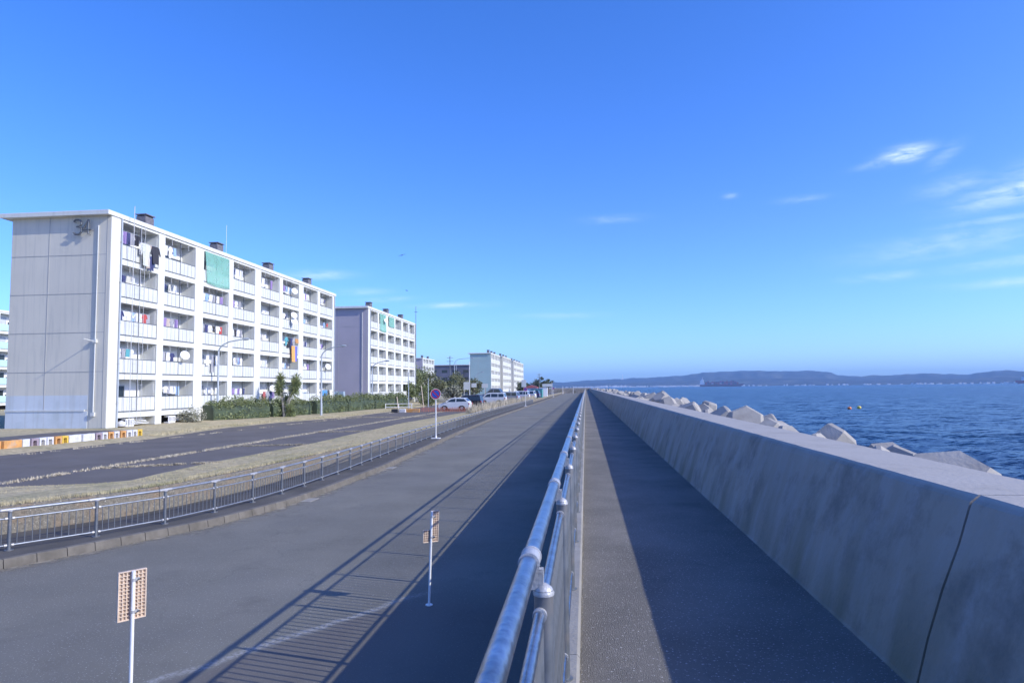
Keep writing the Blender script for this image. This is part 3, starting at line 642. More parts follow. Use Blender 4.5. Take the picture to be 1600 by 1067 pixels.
# ------------------------------------------------------------------ pavement railing on the far side of the road
def fence():
    T = thing('pavement_railing', (0, 0, 0), 'low grey steel railing with thin upright bars along the pavement across the road', 'railing')
    ys = [7.0]
    while ys[-1] < 128:
        y = ys[-1]; d = 0.5
        while math.hypot(d, XF(y + d) - XF(y)) < 1.42: d += .02
        ys.append(y + d)
    post = MB().tube((0, 0, .13), (0, 0, .86), .031, n=12).mesh('post', M['galv2'], True)
    br = MB().tube((0, -.15, .875), (0, .15, .875), .032, n=10).lathe([(.03, .83), (.05, .85), (.05, .87), (.02, .885)], (0, 0, 0), 10)
    for z in (.72, .24):
        for s in (-1, 1): br.tube((0, s * .035, z), (0, s * .075, z), .026, n=8)
    br = br.mesh('bracket', M['cap'], True)
    bp = MB().tube((0, 0, .145), (0, 0, .162), .075, n=12).mesh('base_plate', M['galv2'], True)
    bal = MB().tube((0, 0, .24), (0, 0, .72), .0085, n=6).mesh('baluster', M['galv2'], True)
    far = MB(); nb = 0
    for i, y in enumerate(ys):
        x = XF(y); dx = XF(y + .3) - XF(y - .3); rz = -math.atan2(dx, .6)
        p = link('post', post, T, (x, y, 0)); p.rotation_euler = (0, 0, rz)
        if i < 60:
            link('bracket', br, p); link('base_plate', bp, p)
        if i == len(ys) - 1: break
        x2, y2 = XF(ys[i + 1]), ys[i + 1]
        for nm, z, r_ in (('top_rail', .875, .026), ('middle_rail', .72, .015), ('bottom_rail', .24, .015)):
            MB().tube((x, y, z), (x2, y2, z), r_, n=10 if i < 20 else 5).build(nm, M['galv3'], T, smooth=True)
        for k in range(1, 12):
            t = k / 12; q = (lerp(x, x2, t), lerp(y, y2, t))
            if y > 10 and nb < 300: link('baluster', bal, T, (q[0], q[1], 0)); nb += 1
            elif y > 10: far.tube((q[0], q[1], .24), (q[0], q[1], .72), .0085, n=3, cap=False)
            else: link('baluster', bal, T, (q[0], q[1], 0)) if nb < 300 else None
    tag(far.build('distant_balusters', M['galv2'], T), kind='stuff')
fence()
# flat concrete gutter covers beside the kerb
for i, (x, y, lab) in enumerate(((-7.55, 18.2, 'pale concrete drain cover by the kerb, nearest to the camera'), (-7.45, 25.7, 'pale concrete drain cover by the kerb, second one along the road'),
                                (-8.0, 42.4, 'pale concrete drain cover at the kerb just beyond the round no-parking sign'), (-8.85, 91, 'farthest pale drain cover at the kerb, past the parked cars'))):
    t = thing('drain_cover', (x, y, 0), lab, 'drain cover', 'concrete drain covers along the kerb')
    MB().cbox(-.15, .15, -.3, -.01, .004, .016, .004).build('slab', M['conc'], t); MB().cbox(-.15, .15, .01, .3, .004, .016, .004).build('slab', M['conc'], t)

# ------------------------------------------------------------------ apartment blocks
def dish_at(x, y, z, label, r=.35, face=(.75, -.55, .35)):
    t = thing('satellite_dish', (x, y, z), label, 'satellite dish', 'satellite dishes on the balconies')
    d = Vector(face).normalized(); a = d.orthogonal().normalized(); b = d.cross(a); P = [Vector((0, 0, 0))]; F = []; n_ = 16
    for k, (rr, dd) in enumerate(((r * .5, .03), (r, .12))):
        for i in range(n_):
            q = 2 * math.pi * i / n_; P.append(a * math.cos(q) * rr + b * math.sin(q) * rr + d * dd)
    for i in range(n_):
        F.append((0, 1 + i, 1 + (i + 1) % n_)); F.append((1 + i, 1 + n_ + i, 1 + n_ + (i + 1) % n_, 1 + (i + 1) % n_))
    o = MB().poly(P, F).build('reflector', M['dish'], t, smooth=True)
    sm = o.modifiers.new('thick', 'SOLIDIFY'); sm.thickness = .02
    MB().tube((0, 0, 0), tuple(-d * .2 + Vector((-.15, 0, -.35))), .025, n=6).build('mount_arm', M['signback'], t)
    MB().tube(tuple(-a * r + d * .1), tuple(d * .45), .012, n=5).box(d.x * .45 - .03, d.x * .45 + .03, d.y * .45 - .03, d.y * .45 + .03, d.z * .45 - .03, d.z * .45 + .03).build('feed_arm', M['signback'], t)

CLOTH = {}
def cloth_mat(c):
    k = tuple(round(v, 2) for v in c)
    if k not in CLOTH: CLOTH[k] = mat('laundry_cloth', c, .9, var=.1, scale=6)
    return CLOTH[k]
def garment(kind, w, h):
    """thin wavy cloth in the y-z plane hanging down from z=0, with real thickness"""
    if kind == 'shirt': out = [(-.5, -.05), (-.3, 0), (.3, 0), (.5, -.05), (.75, -.45), (.58, -.52), (.42, -.3), (.42, -1), (-.42, -1), (-.42, -.3), (-.58, -.52), (-.75, -.45)]
    elif kind == 'trousers': out = [(-.4, 0), (.4, 0), (.45, -1), (.08, -1), (0, -.35), (-.08, -1), (-.45, -1)]
    else: out = [(-.5, 0), (.5, 0), (.5, -1), (-.5, -1)]
    b = MB(); n_ = len(out); P = []
    for s in (0.012, -0.012):
        for (a, z) in out: P.append((s + .05 * math.sin(a * 6 + z * 3 + w * 9) * min(1, -z + .1), a * w, z * h))
    F = [tuple(range(n_)), tuple(reversed(range(n_, 2 * n_)))] + [(i, i + n_, (i + 1) % n_ + n_, (i + 1) % n_) for i in range(n_)]
    return b.poly(P, F)
def laundry(x, y0, y1, z, items, label, out=0.0):
    t = thing('hanging_laundry', (x, (y0 + y1) / 2, z), label, 'laundry', 'washing hung out on the balconies')
    L_ = y1 - y0; MB().tube((0, -L_ / 2, 0), (0, L_ / 2, 0), .016, n=6).build('drying_pole', M['frame'], t)
    n_ = len(items)
    for i, (kind, c, w, h) in enumerate(items):
        g_ = garment(kind, w, h); g_.build('garment', cloth_mat(c), t, loc=(rnd.uniform(-.03, .03), -L_ / 2 + L_ * (i + .5) / n_, -.02))
    return t

def block(name, X, Y0, nb, k, label, base=ZB, top=14.4, depth=6.85, endm='endw', detail=2, accents=(), start=1.0, end=.7, pair=9.5, group='five-storey apartment blocks'):
    """an apartment slab: facade plane at X facing +X, near end wall at Y0, nb bays; all children in world-size local coordinates"""
    B = thing(name, (X, Y0, base), label, 'apartment block', group)
    op, nar = 3.82 * k, .72 * k; wide = pair * k - 2 * op - nar
    # bay spans
    spans = []; y = start * k; pillars = [(0, y)]
    for b in range(nb):
        spans.append((y, y + op)); y += op
        g_ = (nar if b % 2 == 0 else wide) if b < nb - 1 else end * k
        pillars.append((y, y + g_)); y += g_
    L = y; H = top - base; crawl = .58; band = .34; st = (H - crawl - band - .42) / 5
    TH = 1.15         # balcony depth
    D = depth
    # body behind the balconies
    wb = MB().box(-D + .02, -TH, .0, .22, 0, H - .25); wb.build('end_wall', M[endm], B)
    MB().box(-D + .02, -TH, L - .22, L, 0, H - .25).build('end_wall', M[endm], B)
    MB().box(-D, -D + .2, .22, L - .22, 0, H - .25).build('rear_wall', M['white'], B)
    MB().box(-TH - .2, -TH, .22, L - .22, crawl + .25, H - .45).build('balcony_back_wall', M['inner'], B)
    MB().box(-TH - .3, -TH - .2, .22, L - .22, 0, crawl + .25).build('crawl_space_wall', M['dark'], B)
    # frame: pillars and floor bands
    for (a, b) in pillars:
        e = .0
        MB().cbox(-TH + .001, .0, a + 0, b, 0, H - .28, .012).build('pillar', M['white'], B)
    for f in range(6):
        z0 = crawl + f * st; z1 = z0 + band
        if f == 5: z0 = H - .45; z1 = H - .28
        b_ = MB()
        for (a, b) in spans: b_.box(-TH, -.015, a, b, z0, z1)
        b_.build('floor_slab', M['white'], B)
    MB().cbox(-D - .55, .07, -.42, L + .25, H - .28, H, .015).build('roof_slab', M['white'], B)
    # end wall trim
    ew = MB()
    for f in range(1, 6):
        z = crawl + band + f * st + .12
        if f < 5: ew.box(-D + .05, -.3, -.016, .0, z, z + .03)
    ew.box(-D * .62, -D * .62 + .05, -.012, .0, 1.15, H - .3)
    ew.box(-.30, -.25, -.022, -.012, 0, H - .3)
    MB().box(-TH - .02, -.03, -.012, .001, 0, H - .285).build('end_wall', M[endm], B)
    ew.build('wall_joint', M['line'], B)
    if detail >= 2:
        MB().box(-D + .03, -TH - .12, -.006, .0, 1.16, 2.05).build('repainted_patch', M['endw_low'], B)
        MB().box(-D + .03, -TH - .12, -.02, .0, 0, 1.06).build('plinth', M['endw_low'], B)
    if detail >= 1:
        MB().box(-D + .0, -TH - .3, -.06, -.0, 1.05, 1.16).build('plinth_ledge', M['panel'], B)
        c_ = MB().tube((-.85, -.06, 1.0), (-.85, -.06, H - .9), .035, n=8); c_.box(-.97, -.73, -.14, -.012, .75, .98)
        if detail >= 2: c_.box(-.97, -.73, -.18, -.012, 5.3, 5.52).tube((-.9, -.15, 5.4), (-.9, -1.0, 5.5), .028, n=6)
        c_.build('conduit', M['panel'], B)
        dp = MB().tube((.07, pillars[0][1] - .12, .0), (.07, pillars[0][1] - .12, H - .3), .05, n=8); dp.build('downpipe', M['pole'], B, smooth=True)
        MB().tube((.07, L - .2, .0), (.07, L - .2, H - .3), .05, n=8).build('downpipe', M['pole'], B, smooth=True)
        if detail >= 2:
            for z in (1.5, 4.0, 6.6, 9.2, 11.8): MB().box(0.0, .13, pillars[0][1] - .19, pillars[0][1] - .05, z, z + .05).build('pipe_clamp', M['signback'], B)
    # bays
    npan = 2 if detail >= 2 else 1
    for bi, (a, b) in enumerate(spans):
        pm = None
        for f in range(5):
            zb = crawl + band + f * st; rail = zb + st * .405; zt = crawl + (f + 1) * st if f < 4 else H - .45
            w = (b - a) / npan
            for h in range(npan):
                p0, p1 = a + h * w + .02, a + (h + 1) * w - .02
                g_ = MB(); ns = 4 if detail >= 2 else (4 if detail == 1 else 1)
                for q in range(ns):       # ribbed sheets with open joints
                    g_.box(-.075, -.045, lerp(p0, p1, q / ns) + (.02 if detail else 0), lerp(p0, p1, (q + 1) / ns) - (.02 if detail else 0), zb + .09, rail - .03)
                if detail: g_.box(-.115, -.10, p0, p1, zb + .03, rail - .02)
                g_.build('balcony_panel', M['panel'], B)
            if detail:
                r_ = MB().box(-.10, -.035, a, b, rail - .03, rail + .02).box(-.095, -.04, a, b, zb + .0, zb + .075)  # top rail, and a dark bottom bar painting the shadow line under the panels
                r_.box(-.095, -.04, (a + b) / 2 - .025, (a + b) / 2 + .025, zb + .075, zt)
                r_.build('balcony_rail_and_shadow_bar', M['rail'], B)
            # windows on the recessed wall
            odd = bi % 2
            wd = MB(); zz0, zz1 = zb + .12, zt - .38
            y0, y1 = a + .25, a + (b - a) * .56
            n_ = 2
            fr = MB()
            for yq in (y0, (y0 + y1) / 2, y1): fr.box(-TH + .0, -TH + .05, yq - .03, yq + .03, zz0, zz1)
            fr.box(-TH, -TH + .05, y0, y1, zz1 - .03, zz1 + .04).box(-TH, -TH + .05, y0, y1, zz0 - .04, zz0 + .03)
            F_ = fr.build('window', M['frame'], B)
            ym = (y0 + y1) / 2
            r = rnd.random()
            for (c0, c1) in ((y0, ym), (ym, y1)):
                MB().box(-TH + .004, -TH + .02, c0 + .03, c1 - .03, zz0 + .03, zz1 - .03).build('pane', M['glass_c'] if rnd.random() < .62 else M['glass_d'], F_)
            # right-hand window: dark opening or pale partition
            y0, y1 = a + (b - a) * .64, a + (b - a) * .97
            if odd:
                fr = MB().box(-TH, -TH + .05, y0, y1, zb + .75, zb + .81).box(-TH, -TH + .05, y0, y1, zt - 1.02, zt - .96)
                F2 = fr.build('window', M['frame'], B); MB().box(-TH + .004, -TH + .02, y0, y1, zb + .81, zt - 1.02).build('pane', M['glass_d'], F2)
            elif detail:
                MB().box(-TH + .02, -.12, b - .09, b - .05, zb + .05, zt - .25).build('partition', M['panel'], B)
            if detail >= 2 and rnd.random() < .75:      # the small fixed things of each balcony
                MB().box(-TH + .05, -TH + .35, a + .35 + rnd.random() * .5, a + 1.1 + rnd.random() * .3, zt - .62, zt - .28).build('wall_unit', M['ac'], B)
                zz = zt - .42; MB().tube((-.06, a + .9, zz), (-.06, a + .9, zt), .012, n=4).tube((-.06, b - .9, zz), (-.06, b - .9, zt), .012, n=4).build('pole_bracket', M['dish'], B)
    # rooftop ventilators
    for p in range(nb // 2):
        yv = (pillars[2 * p + 1][0] + pillars[2 * p + 1][1]) / 2 + .3
        v = MB().box(-1.9, -1.2, yv - .48, yv + .48, H, H + 1.0); vv = v.build('rooftop_vent', M['brick'], B)
        lv = MB().box(-1.96, -1.12, yv - .54, yv + .54, H + 1.1, H + 1.16)
        for (cx, cy) in ((-1.8, -.4), (-1.3, -.4), (-1.8, .4), (-1.3, .4)): lv.box(cx - .05, cx + .05, yv + cy - .05, yv + cy + .05, H + 1.0, H + 1.1)
        lv.build('vent_cap', M['brick'], vv)
    return B, spans, dict(H=H, crawl=crawl, band=band, st=st, L=L, TH=TH)

B1, sp1, d1 = block('apartment_block', -29.5, 39.5, 8, 1.0, 'nearest five-storey cream apartment block, with number 34 on its grey end wall')
B2, sp2, d2 = block('apartment_block', -29.4, 90.4, 6, .895, 'second apartment block along the road, white front with a lilac end wall', endm='endw_lilac', detail=1)
B3, sp3, d3 = block('apartment_block', -59.1, 245, 4, .97, 'partly hidden lilac-ended apartment block set back behind the trees', endm='endw_lilac', detail=0)
B4, sp4, d4 = block('apartment_block', -30.0, 217, 6, .80, 'distant apartment block with a teal blank end wall beyond the parked cars', endm='endw_teal', detail=0)
B5, sp5, d5 = block('apartment_block', -29.2, 242, 6, .92, 'distant cream apartment block in the middle of the three beyond the cars', endm='endw', detail=0)
B6, sp6, d6 = block('apartment_block', -29.4, 281, 8, 1.15, 'farthest apartment block at the end of the far row beyond the cars', endm='endw', detail=0)
M['panelg'] = mat('pale_green_panel', (.45, .66, .62), .6, var=.05)
old = M['panel']; M['panel'] = M['panelg']
B0, sp0, d0 = block('apartment_block', -79.5, 70.0, 6, 1.0, 'apartment block with pale green balconies just showing behind the nearest block', detail=0)
M['panel'] = old

# 34 in standing-off metal figures on the end wall of the nearest block
def digits(B, d, chars, xs, zc, h, m):
    SEG = {'3': [[(0, .88), (.12, 1), (.42, 1), (.56, .85), (.56, .66), (.4, .53), (.2, .53)], [(.4, .53), (.58, .4), (.58, .16), (.42, 0), (.12, 0), (0, .13)]],
           '4': [[(.42, 0), (.42, 1), (0, .3), (.62, .3)]], '5': [[(.55, 1), (.06, 1), (.03, .56), (.35, .62), (.57, .45), (.57, .17), (.4, 0), (.12, 0), (0, .12)]],
           '2': [[(0, .85), (.15, 1), (.42, 1), (.57, .84), (.55, .6), (0, 0), (.6, 0)]], '0': [[(.1, .1), (0, .3), (0, .7), (.1, .9), (.3, 1), (.5, .9), (.6, .7), (.6, .3), (.5, .1), (.3, 0), (.1, .1)]]}
    for c, x in zip(chars, xs):
        for st_ in SEG[c]:
            g_ = MB()
            for (p, q) in zip(st_[:-1], st_[1:]):
                g_.tube((x + p[0] * h, -.22, zc + p[1] * h), (x + q[0] * h, -.22, zc + q[1] * h), .055, n=6)
            for p in (st_[0], st_[-1]): g_.tube((x + p[0] * h, .0, zc + p[1] * h), (x + p[0] * h, -.22, zc + p[1] * h), .02, n=5)
            g_.build('wall_number', m, B)
digits(B1, d1, '34', (-2.42, -1.80), 12.15, .92, M['rail'])

FX = -29.5
def bz(B, d, floor):   # floor 1..5: (panel bottom, rail, opening top) in world z
    base = ZB; zb = base + d['crawl'] + d['band'] + (floor - 1) * d['st']
    zt = base + d['crawl'] + floor * d['st'] if floor < 5 else base + d['H'] - .45
    return zb, zb + d['st'] * .405, zt
def by(d, spans, Y0, b): return Y0 + spans[b - 1][0], Y0 + spans[b - 1][1]
NAVY, WHT, BLK, SKYB, TAN, RED, ORG, GRY, PUR, TEAL = (.05, .06, .16), (.75, .75, .76), (.04, .04, .05), (.3, .45, .7), (.5, .42, .36), (.5, .08, .08), (.75, .38, .12), (.35, .35, .38), (.28, .2, .42), (.1, .35, .4)
def row(b, f, items, label, out=-.35, y0f=.08, y1f=.92, dz=-.45):
    a, c = by(d1, sp1, 39.5, b); zb, zr, zt = bz(B1, d1, f)
    return laundry(FX + out, lerp(a, c, y0f), lerp(a, c, y1f), zt + dz, items, label)
S_ = 'shirt'; T_ = 'trousers'; W_ = 'towel'
row(1, 5, [(S_, NAVY, .5, .75), (S_, PUR, .45, .8), (T_, NAVY, .4, .8), (S_, GRY, .5, .75), (W_, NAVY, .4, .7), (S_, BLK, .5, .7)], 'dark clothes on the top balcony at the near corner of the nearest block', y1f=.55)
row(1, 5, [(W_, WHT, .5, .8), (S_, (.6, .62, .55), .8, 1.5), (T_, TAN, .6, 1.6), (T_, NAVY, .6, 1.7), (S_, BLK, .8, 1.2)], 'clothes blown out over the rail of the top corner balcony of the nearest block', out=.22, y0f=.42, y1f=.85, dz=-1.0)
row(1, 3, [(S_, NAVY, .45, .7), (W_, WHT, .5, .8), (S_, WHT, .5, .7), (W_, SKYB, .4, .7), (S_, WHT, .5, .75), (T_, WHT, .4, .7), (S_, RED, .4, .6), (W_, GRY, .4, .7)], 'white, blue and red washing on the third-floor balcony at the near corner')
row(1, 2, [(W_, WHT, .4, .6), (S_, GRY, .4, .6), (W_, TEAL, .4, .5), (S_, WHT, .4, .6)], 'few pale items of washing on the second-floor corner balcony', y1f=.5)
row(2, 3, [(W_, PUR, .55, .9), (W_, TAN, .55, .85), (S_, GRY, .4, .6), (W_, PUR, .4, .7)], 'mauve and brown towels on the third-floor balcony of the second bay', y1f=.6)
row(2, 5, [(W_, WHT, .4, .7), (S_, WHT, .4, .7), (W_, SKYB, .3, .6)], 'small white washing on the top balcony of the second bay', y1f=.5)
row(2, 2, [(W_, GRY, .4, .6), (W_, WHT, .4, .6), (S_, NAVY, .4, .6)], 'grey washing beside the dish on the second-floor balcony of the second bay', y1f=.5)
row(3, 4, [(W_, WHT, .5, .6), (S_, SKYB, .45, .6), (W_, WHT, .5, .7), (S_, GRY, .5, .6), (W_, WHT, .4, .7), (W_, PUR, .4, .7)], 'pale washing on the balcony right below the green net')
row(3, 3, [(S_, GRY, .4, .6), (W_, NAVY, .4, .6), (S_, WHT, .5, .7), (W_, BLK, .3, .5), (S_, WHT, .6, .7), (W_, RED, .4, .65)], 'black, white and red washing on the third-floor balcony of the third bay')
row(3, 2, [(W_, WHT, .4, .8), (T_, GRY, .4, 1.3), (W_, WHT, .4, .7)], 'long grey trousers hung low on the second-floor balcony behind the lamp', out=.1, y1f=.6)
row(4, 5, [(S_, NAVY, .4, .6), (W_, WHT, .6, .8), (W_, WHT, .5, 1.0)], 'navy and white washing on the top balcony right of the green net', y0f=.05, y1f=.6)
row(4, 4, [(W_, PUR, .4, .6), (S_, WHT, .4, .6), (W_, GRY, .4, .6)], 'lilac washing on the fourth-floor balcony of the fourth bay', y1f=.55)
row(4, 3, [(S_, WHT, .4, .7), (W_, BLK, .3, .6), (S_, WHT, .4, .6), (W_, GRY, .4, .6)], 'black and white washing on the third-floor balcony of the fourth bay', y1f=.6)
row(5, 4, [(W_, BLK, .35, .5), (W_, WHT, .6, .6), (W_, WHT, .5, .6)], 'white bedding with a black cloth on the fourth-floor balcony of the fifth bay', y1f=.6, dz=-.7)
row(5, 5, [(W_, WHT, .5, .8), (W_, PUR, .5, .8)], 'white and lilac sheets on the top balcony of the fifth bay')
row(6, 3, [(S_, TEAL, .55, .8), (S_, BLK, .6, 1.0), (T_, NAVY, .5, 1.1), (S_, GRY, .5, .9), (W_, (.5, .26, .1), .8, .45)], 'teal and black clothes on the balcony with the orange and blue cloths', out=.1, y1f=.9)
row(6, 3, [(W_, ORG, .8, 1.6), (W_, (.13, .16, .6), .55, 1.5)], 'orange and blue cloths hanging over the third-floor balcony of the sixth bay', out=.18, y0f=.45, y1f=.85, dz=-1.25)
row(7, 1, [(W_, SKYB, .5, .3), (W_, SKYB, .5, .3), (W_, WHT, .4, .5)], 'light blue cloths on the ground-floor balcony of the seventh bay', y1f=.7, dz=-1.0)
row(8, 1, [(S_, (.1, .3, .6), .5, .7), (S_, (.1, .3, .6), .5, .7), (W_, BLK, .3, .6), (W_, (.7, .7, .55), .8, 1.6)], 'blue shirts and a cream cloth on the ground-floor balcony at the far corner', out=.15, dz=-.8)
row(8, 4, [(S_, SKYB, .4, .6), (W_, RED, .4, .4)], 'blue shirt and red towel on the fourth-floor balcony at the far corner', y0f=.4)
row(5, 1, [(W_, (.45, .12, .12), .5, .8), (S_, GRY, .5, .8), (S_, NAVY, .7, .8), (W_, PUR, .5, .6)], 'jumble of grey, navy and dark red washing under the dish behind the hedge', out=.12, y1f=.75, dz=-.9)
for (b, f, fy, lab) in ((2, 2, .55, 'white dish on the second-floor balcony of the second bay'), (5, 1, .5, 'round white dish on the ground-floor balcony above the hedge'), (6, 5, .5, 'white dish on the top balcony of the sixth bay'),
                        (6, 4, .48, 'upper white dish of two on the fourth-floor balcony of the sixth bay'), (8, 2, .42, 'white dish on the second-floor balcony at the far corner')):
    a, c = by(d1, sp1, 39.5, b); zb, zr, zt = bz(B1, d1, f); dish_at(FX + .3, lerp(a, c, fy), zr + .45, lab)
a, c = by(d1, sp1, 39.5, 6); zb, zr, zt = bz(B1, d1, 4); dish_at(FX + .3, lerp(a, c, .5), zr - .15, 'lower white dish of two on the fourth-floor balcony of the sixth bay', r=.36)
a, c = by(d2, sp2, 90.4, 2); zb, zr, zt = bz(B2, d2, 5); dish_at(-29.1, lerp(a, c, .65), zr + .5, 'white dish in front of the green net on the second block')
FLN = ['ground-floor', 'second-floor', 'third-floor', 'fourth-floor', 'top-floor']; BYN = ['first', 'second', 'third', 'fourth', 'fifth', 'sixth', 'seventh', 'last']
rl = random.Random(21)
for (b, f) in ((1, 4), (2, 4), (3, 1), (4, 2), (4, 1), (5, 3), (5, 2), (6, 5), (6, 4), (6, 2), (7, 5), (7, 4), (7, 3), (7, 2), (8, 5), (8, 3), (8, 2), (2, 1)):
    its = [(rl.choice([S_, W_, W_, T_]), rl.choice([WHT, WHT, (.62, .64, .7), GRY, SKYB, PUR, NAVY, (.6, .58, .5)]), rl.uniform(.28, .5), rl.uniform(.4, .75)) for _ in range(rl.randint(3, 5))]
    st0 = rl.uniform(.05, .3); row(b, f, its, f'few pieces of {"pale" if its[0][1][0] > .5 else "coloured"} washing on the {FLN[f - 1]} balcony of the {BYN[b - 1]} bay, nearest block', out=-.45, y0f=st0, y1f=st0 + rl.uniform(.35, .6), dz=-.4 - rl.random() * .2)
# green nets: thin cloth with folds, hung outside the balconies
def net(X, y0, y1, z0, z1, label, m=None):
    nx, nz_ = 14, 10; P = []; F = []
    for j in range(nz_ + 1):
        for i in range(nx + 1):
            t, u = i / nx, j / nz_
            y = lerp(y0, y1, t) + (.35 * (1 - u) * (1 - t) * (y1 - y0) * .3); z = lerp(z0, z1, u) - .12 * math.sin(t * math.pi) * (1 - u)
            P.append((.04 + .05 * math.sin(t * 9 + u * 2), y - y0, z - z0))
    for j in range(nz_):
        for i in range(nx): F.append((j * (nx + 1) + i, j * (nx + 1) + i + 1, (j + 1) * (nx + 1) + i + 1, (j + 1) * (nx + 1) + i))
    o = MB().poly(P, F).build('green_net', m or M['green'], None, smooth=True, loc=(X, y0, z0))
    sm = o.modifiers.new('thick', 'SOLIDIFY'); sm.thickness = .004
    tag(o, label, 'net', 'green nets hung over balconies')
a, c = by(d1, sp1, 39.5, 3); zb, zr, zt = bz(B1, d1, 5); net(FX, a, c, zb - .05, zt + .02, 'sea-green net covering the whole top balcony of the third bay, nearest block')
a, c = by(d2, sp2, 90.4, 2); zb, zr, zt = bz(B2, d2, 5); net(-29.4, a, c, zb - .05, zt + .02, 'bright green net over a top balcony of the second block')
a, c = by(d2, sp2, 90.4, 3); zb, zr, zt = bz(B2, d2, 5); net(-29.4, a, c, zr, zt + .02, 'small green half net on a top balcony in the middle of the second block')
# scaffold-pole ladder and antenna pole at the near corner
t = thing('pole_ladder', (FX + .45, 39.5 + 1.5, ZB), 'thin metal pole ladder standing against the near corner balconies of the nearest block', 'ladder')
MB().tube((0, 0, 0), (0, 0, 14.3), .024, n=6).build('antenna_pole', M['signback'], t)
lb = MB()
for yy in (.75, 1.15): lb.tube((0, yy, .2), (0, yy, 13.2), .014, n=6)
lb.build('side_rail', M['signback'], t)
for z in np.arange(1.0, 13.1, .42): MB().tube((0, .75, z), (0, 1.15, z), .01, n=5).build('rung', M['signback'], t)
t = thing('rooftop_antenna', (-31.3, 39.5 + 17, 14.4), 'thin white antenna mast with a box on the roof of the nearest block', 'antenna')
MB().box(-.4, .4, -.5, .5, 0, .5).build('cabinet', M['dish'], t); MB().tube((0, 0, .5), (0, 0, 3.2), .014, n=6).build('mast', M['dish'], t)
for (x, y, h, lab) in ((-29.25, 90.4 + 25.8, 17.6, 'tall thin aerial pole at the far corner of the second block'),):
    t = thing('aerial_pole', (x, y, ZB), lab, 'aerial'); MB().tube((0, 0, 0), (0, 0, h - 1), .05, n=6).build('mast', M['rail'], t); MB().box(-.3, .3, -.03, .03, h - 2, h - 1.94).build('crossbar', M['rail'], t)
# things stored under the balconies of the nearest block
for b in (1, 2):
    a, c = by(d1, sp1, 39.5, b)
    t = thing('pipe_stack', (FX - .35, (a + c) / 2, ZB), ('white pipes and slotted plastic crate stored in the crawl space at the block corner' if b == 1 else 'white pipes, crate and wheel stored in the crawl space under the second bay'), 'stored pipes', 'things stored in the crawl spaces')
    for q in range(5): MB().tube((rnd.uniform(-.1, .1), -.6 + .1 * q, .1 + q * .1), (rnd.uniform(-.1, .2), 1.5 - .07 * q, .13 + q * .09), .03, n=6).build('pipe', M['ac'], t)
    cr = MB().box(.05, .4, -1.15, -.35, .0, .08).box(.05, .4, -1.15, -.35, .43, .5)
    for q in range(6): cr.box(.36, .4, -1.15 + q * .153, -1.09 + q * .153, .08, .43)
    cr.build('crate', M['dish'], t)
    if b == 2: MB().tube((.35, 1.3, .3), (.5, 1.3, .3), .3, n=16).build('wheel_cover', M['tyre'], t); MB().tube((.5, 1.3, .3), (.53, 1.3, .3), .19, n=16).build('hub', M['dish'], t)
    else:
        bg_ = MB().lathe([(.05, 0), (.28, .06), (.3, .2), (.2, .34), (.04, .4)], (.3, -1.45, 0), 10); bg_.build('bag', M['blockw'], t, smooth=True)

# ------------------------------------------------------------------ lamps, poles, signs
def gooseneck(x, y, z, H, L, label, ang=0.0, m=None, name='street_lamp', gp='curved-arm street lamps'):
    t = thing(name, (x, y, z), label, 'street lamp', gp, rz=ang)
    m = m or M['pole']
    MB().path([(0, 0, 0), (0, 0, 1.2), (0, 0, 1.21), (0, 0, H * .86)], [.12, .115, .09, .065], n=12).build('pole', m, t, smooth=True)
    arm = [(0, 0, H * .86), (.12, 0, H * .9), (.4, 0, H * .94), (.95, 0, H * .975), (L - .5, 0, H)]
    MB().path(arm, [.065, .06, .055, .05, .045], n=8).build('arm', m, t, smooth=True)
    hd = MB().path([(L - .55, 0, H), (L - .4, 0, H + .01), (L - .1, 0, H + .015), (L + .05, 0, H + .01)], [.05, .11, .095, .04], n=8); hd.build('lamp_head', m, t, smooth=True)
    return t
gooseneck(-31.5 + 2.6, 51.3, ZL + .1, 6.5, 2.65, 'curved street lamp standing in front of the nearest block by the pale bush', R(-6))
gooseneck(-25.0, 62.8, ZL + .1, 6.6, 2.5, 'curved street lamp behind the spiky palm in the middle of the hedge', R(-6))
gooseneck(-27.4, 86.0, ZL + .1, 6.1, 2.3, 'pale curved street lamp in front of the second block', R(-6))
gooseneck(-29.0, 150, ZL, 9.3, 4.4, 'tall curved street lamp among the trees, its arm above the roofs', R(-2))
gooseneck(-24.5, 152, ZL, 6.2, 1.8, 'short curved street lamp by the white sign boards', R(-2))
def plain_pole(x, y, h, r_, label, m='pole', z=ZL):
    t = thing('pole', (x, y, z), label, 'pole'); MB().path([(0, 0, 0), (0, 0, h * .5), (0, 0, h)], [r_, r_ * .85, r_ * .6], n=8).build('shaft', M[m], t, smooth=True)
    MB().lathe([(r_ * .7, 0), (r_ * .72, .05), (.01, .09)], (0, 0, h), 8).build('cap', M[m], t)
    MB().box(-.09, .09, -.09, .09, 0, .12).build('footing', M['conc'], t); return t
plain_pole(-22.3, 84.8, 4.6, .07, 'white pole rising beyond the end of the hedge')
plain_pole(-21.2, 91, 3.9, .07, 'grey pole between the hedge end and the round sign')
plain_pole(-22.2, 130, 7.6, .09, 'tall white pole with small board in front of the teal end wall', 'wpole')
plain_pole(-12.6, 170, 4.8, .06, 'thin dark post near the green skip container', 'rail')
plain_pole(-12.2, 250, 4.8, .07, 'thin white post at the far end of the verge', 'wpole')
plain_pole(-9.9, 300, 3.6, .1, 'short white post before the far seawall', 'wpole', z=0)
plain_pole(-5.9, 330, 3.6, .1, 'pale post beside the road before the far seawall, closest to the walkway', 'wpole', z=0)
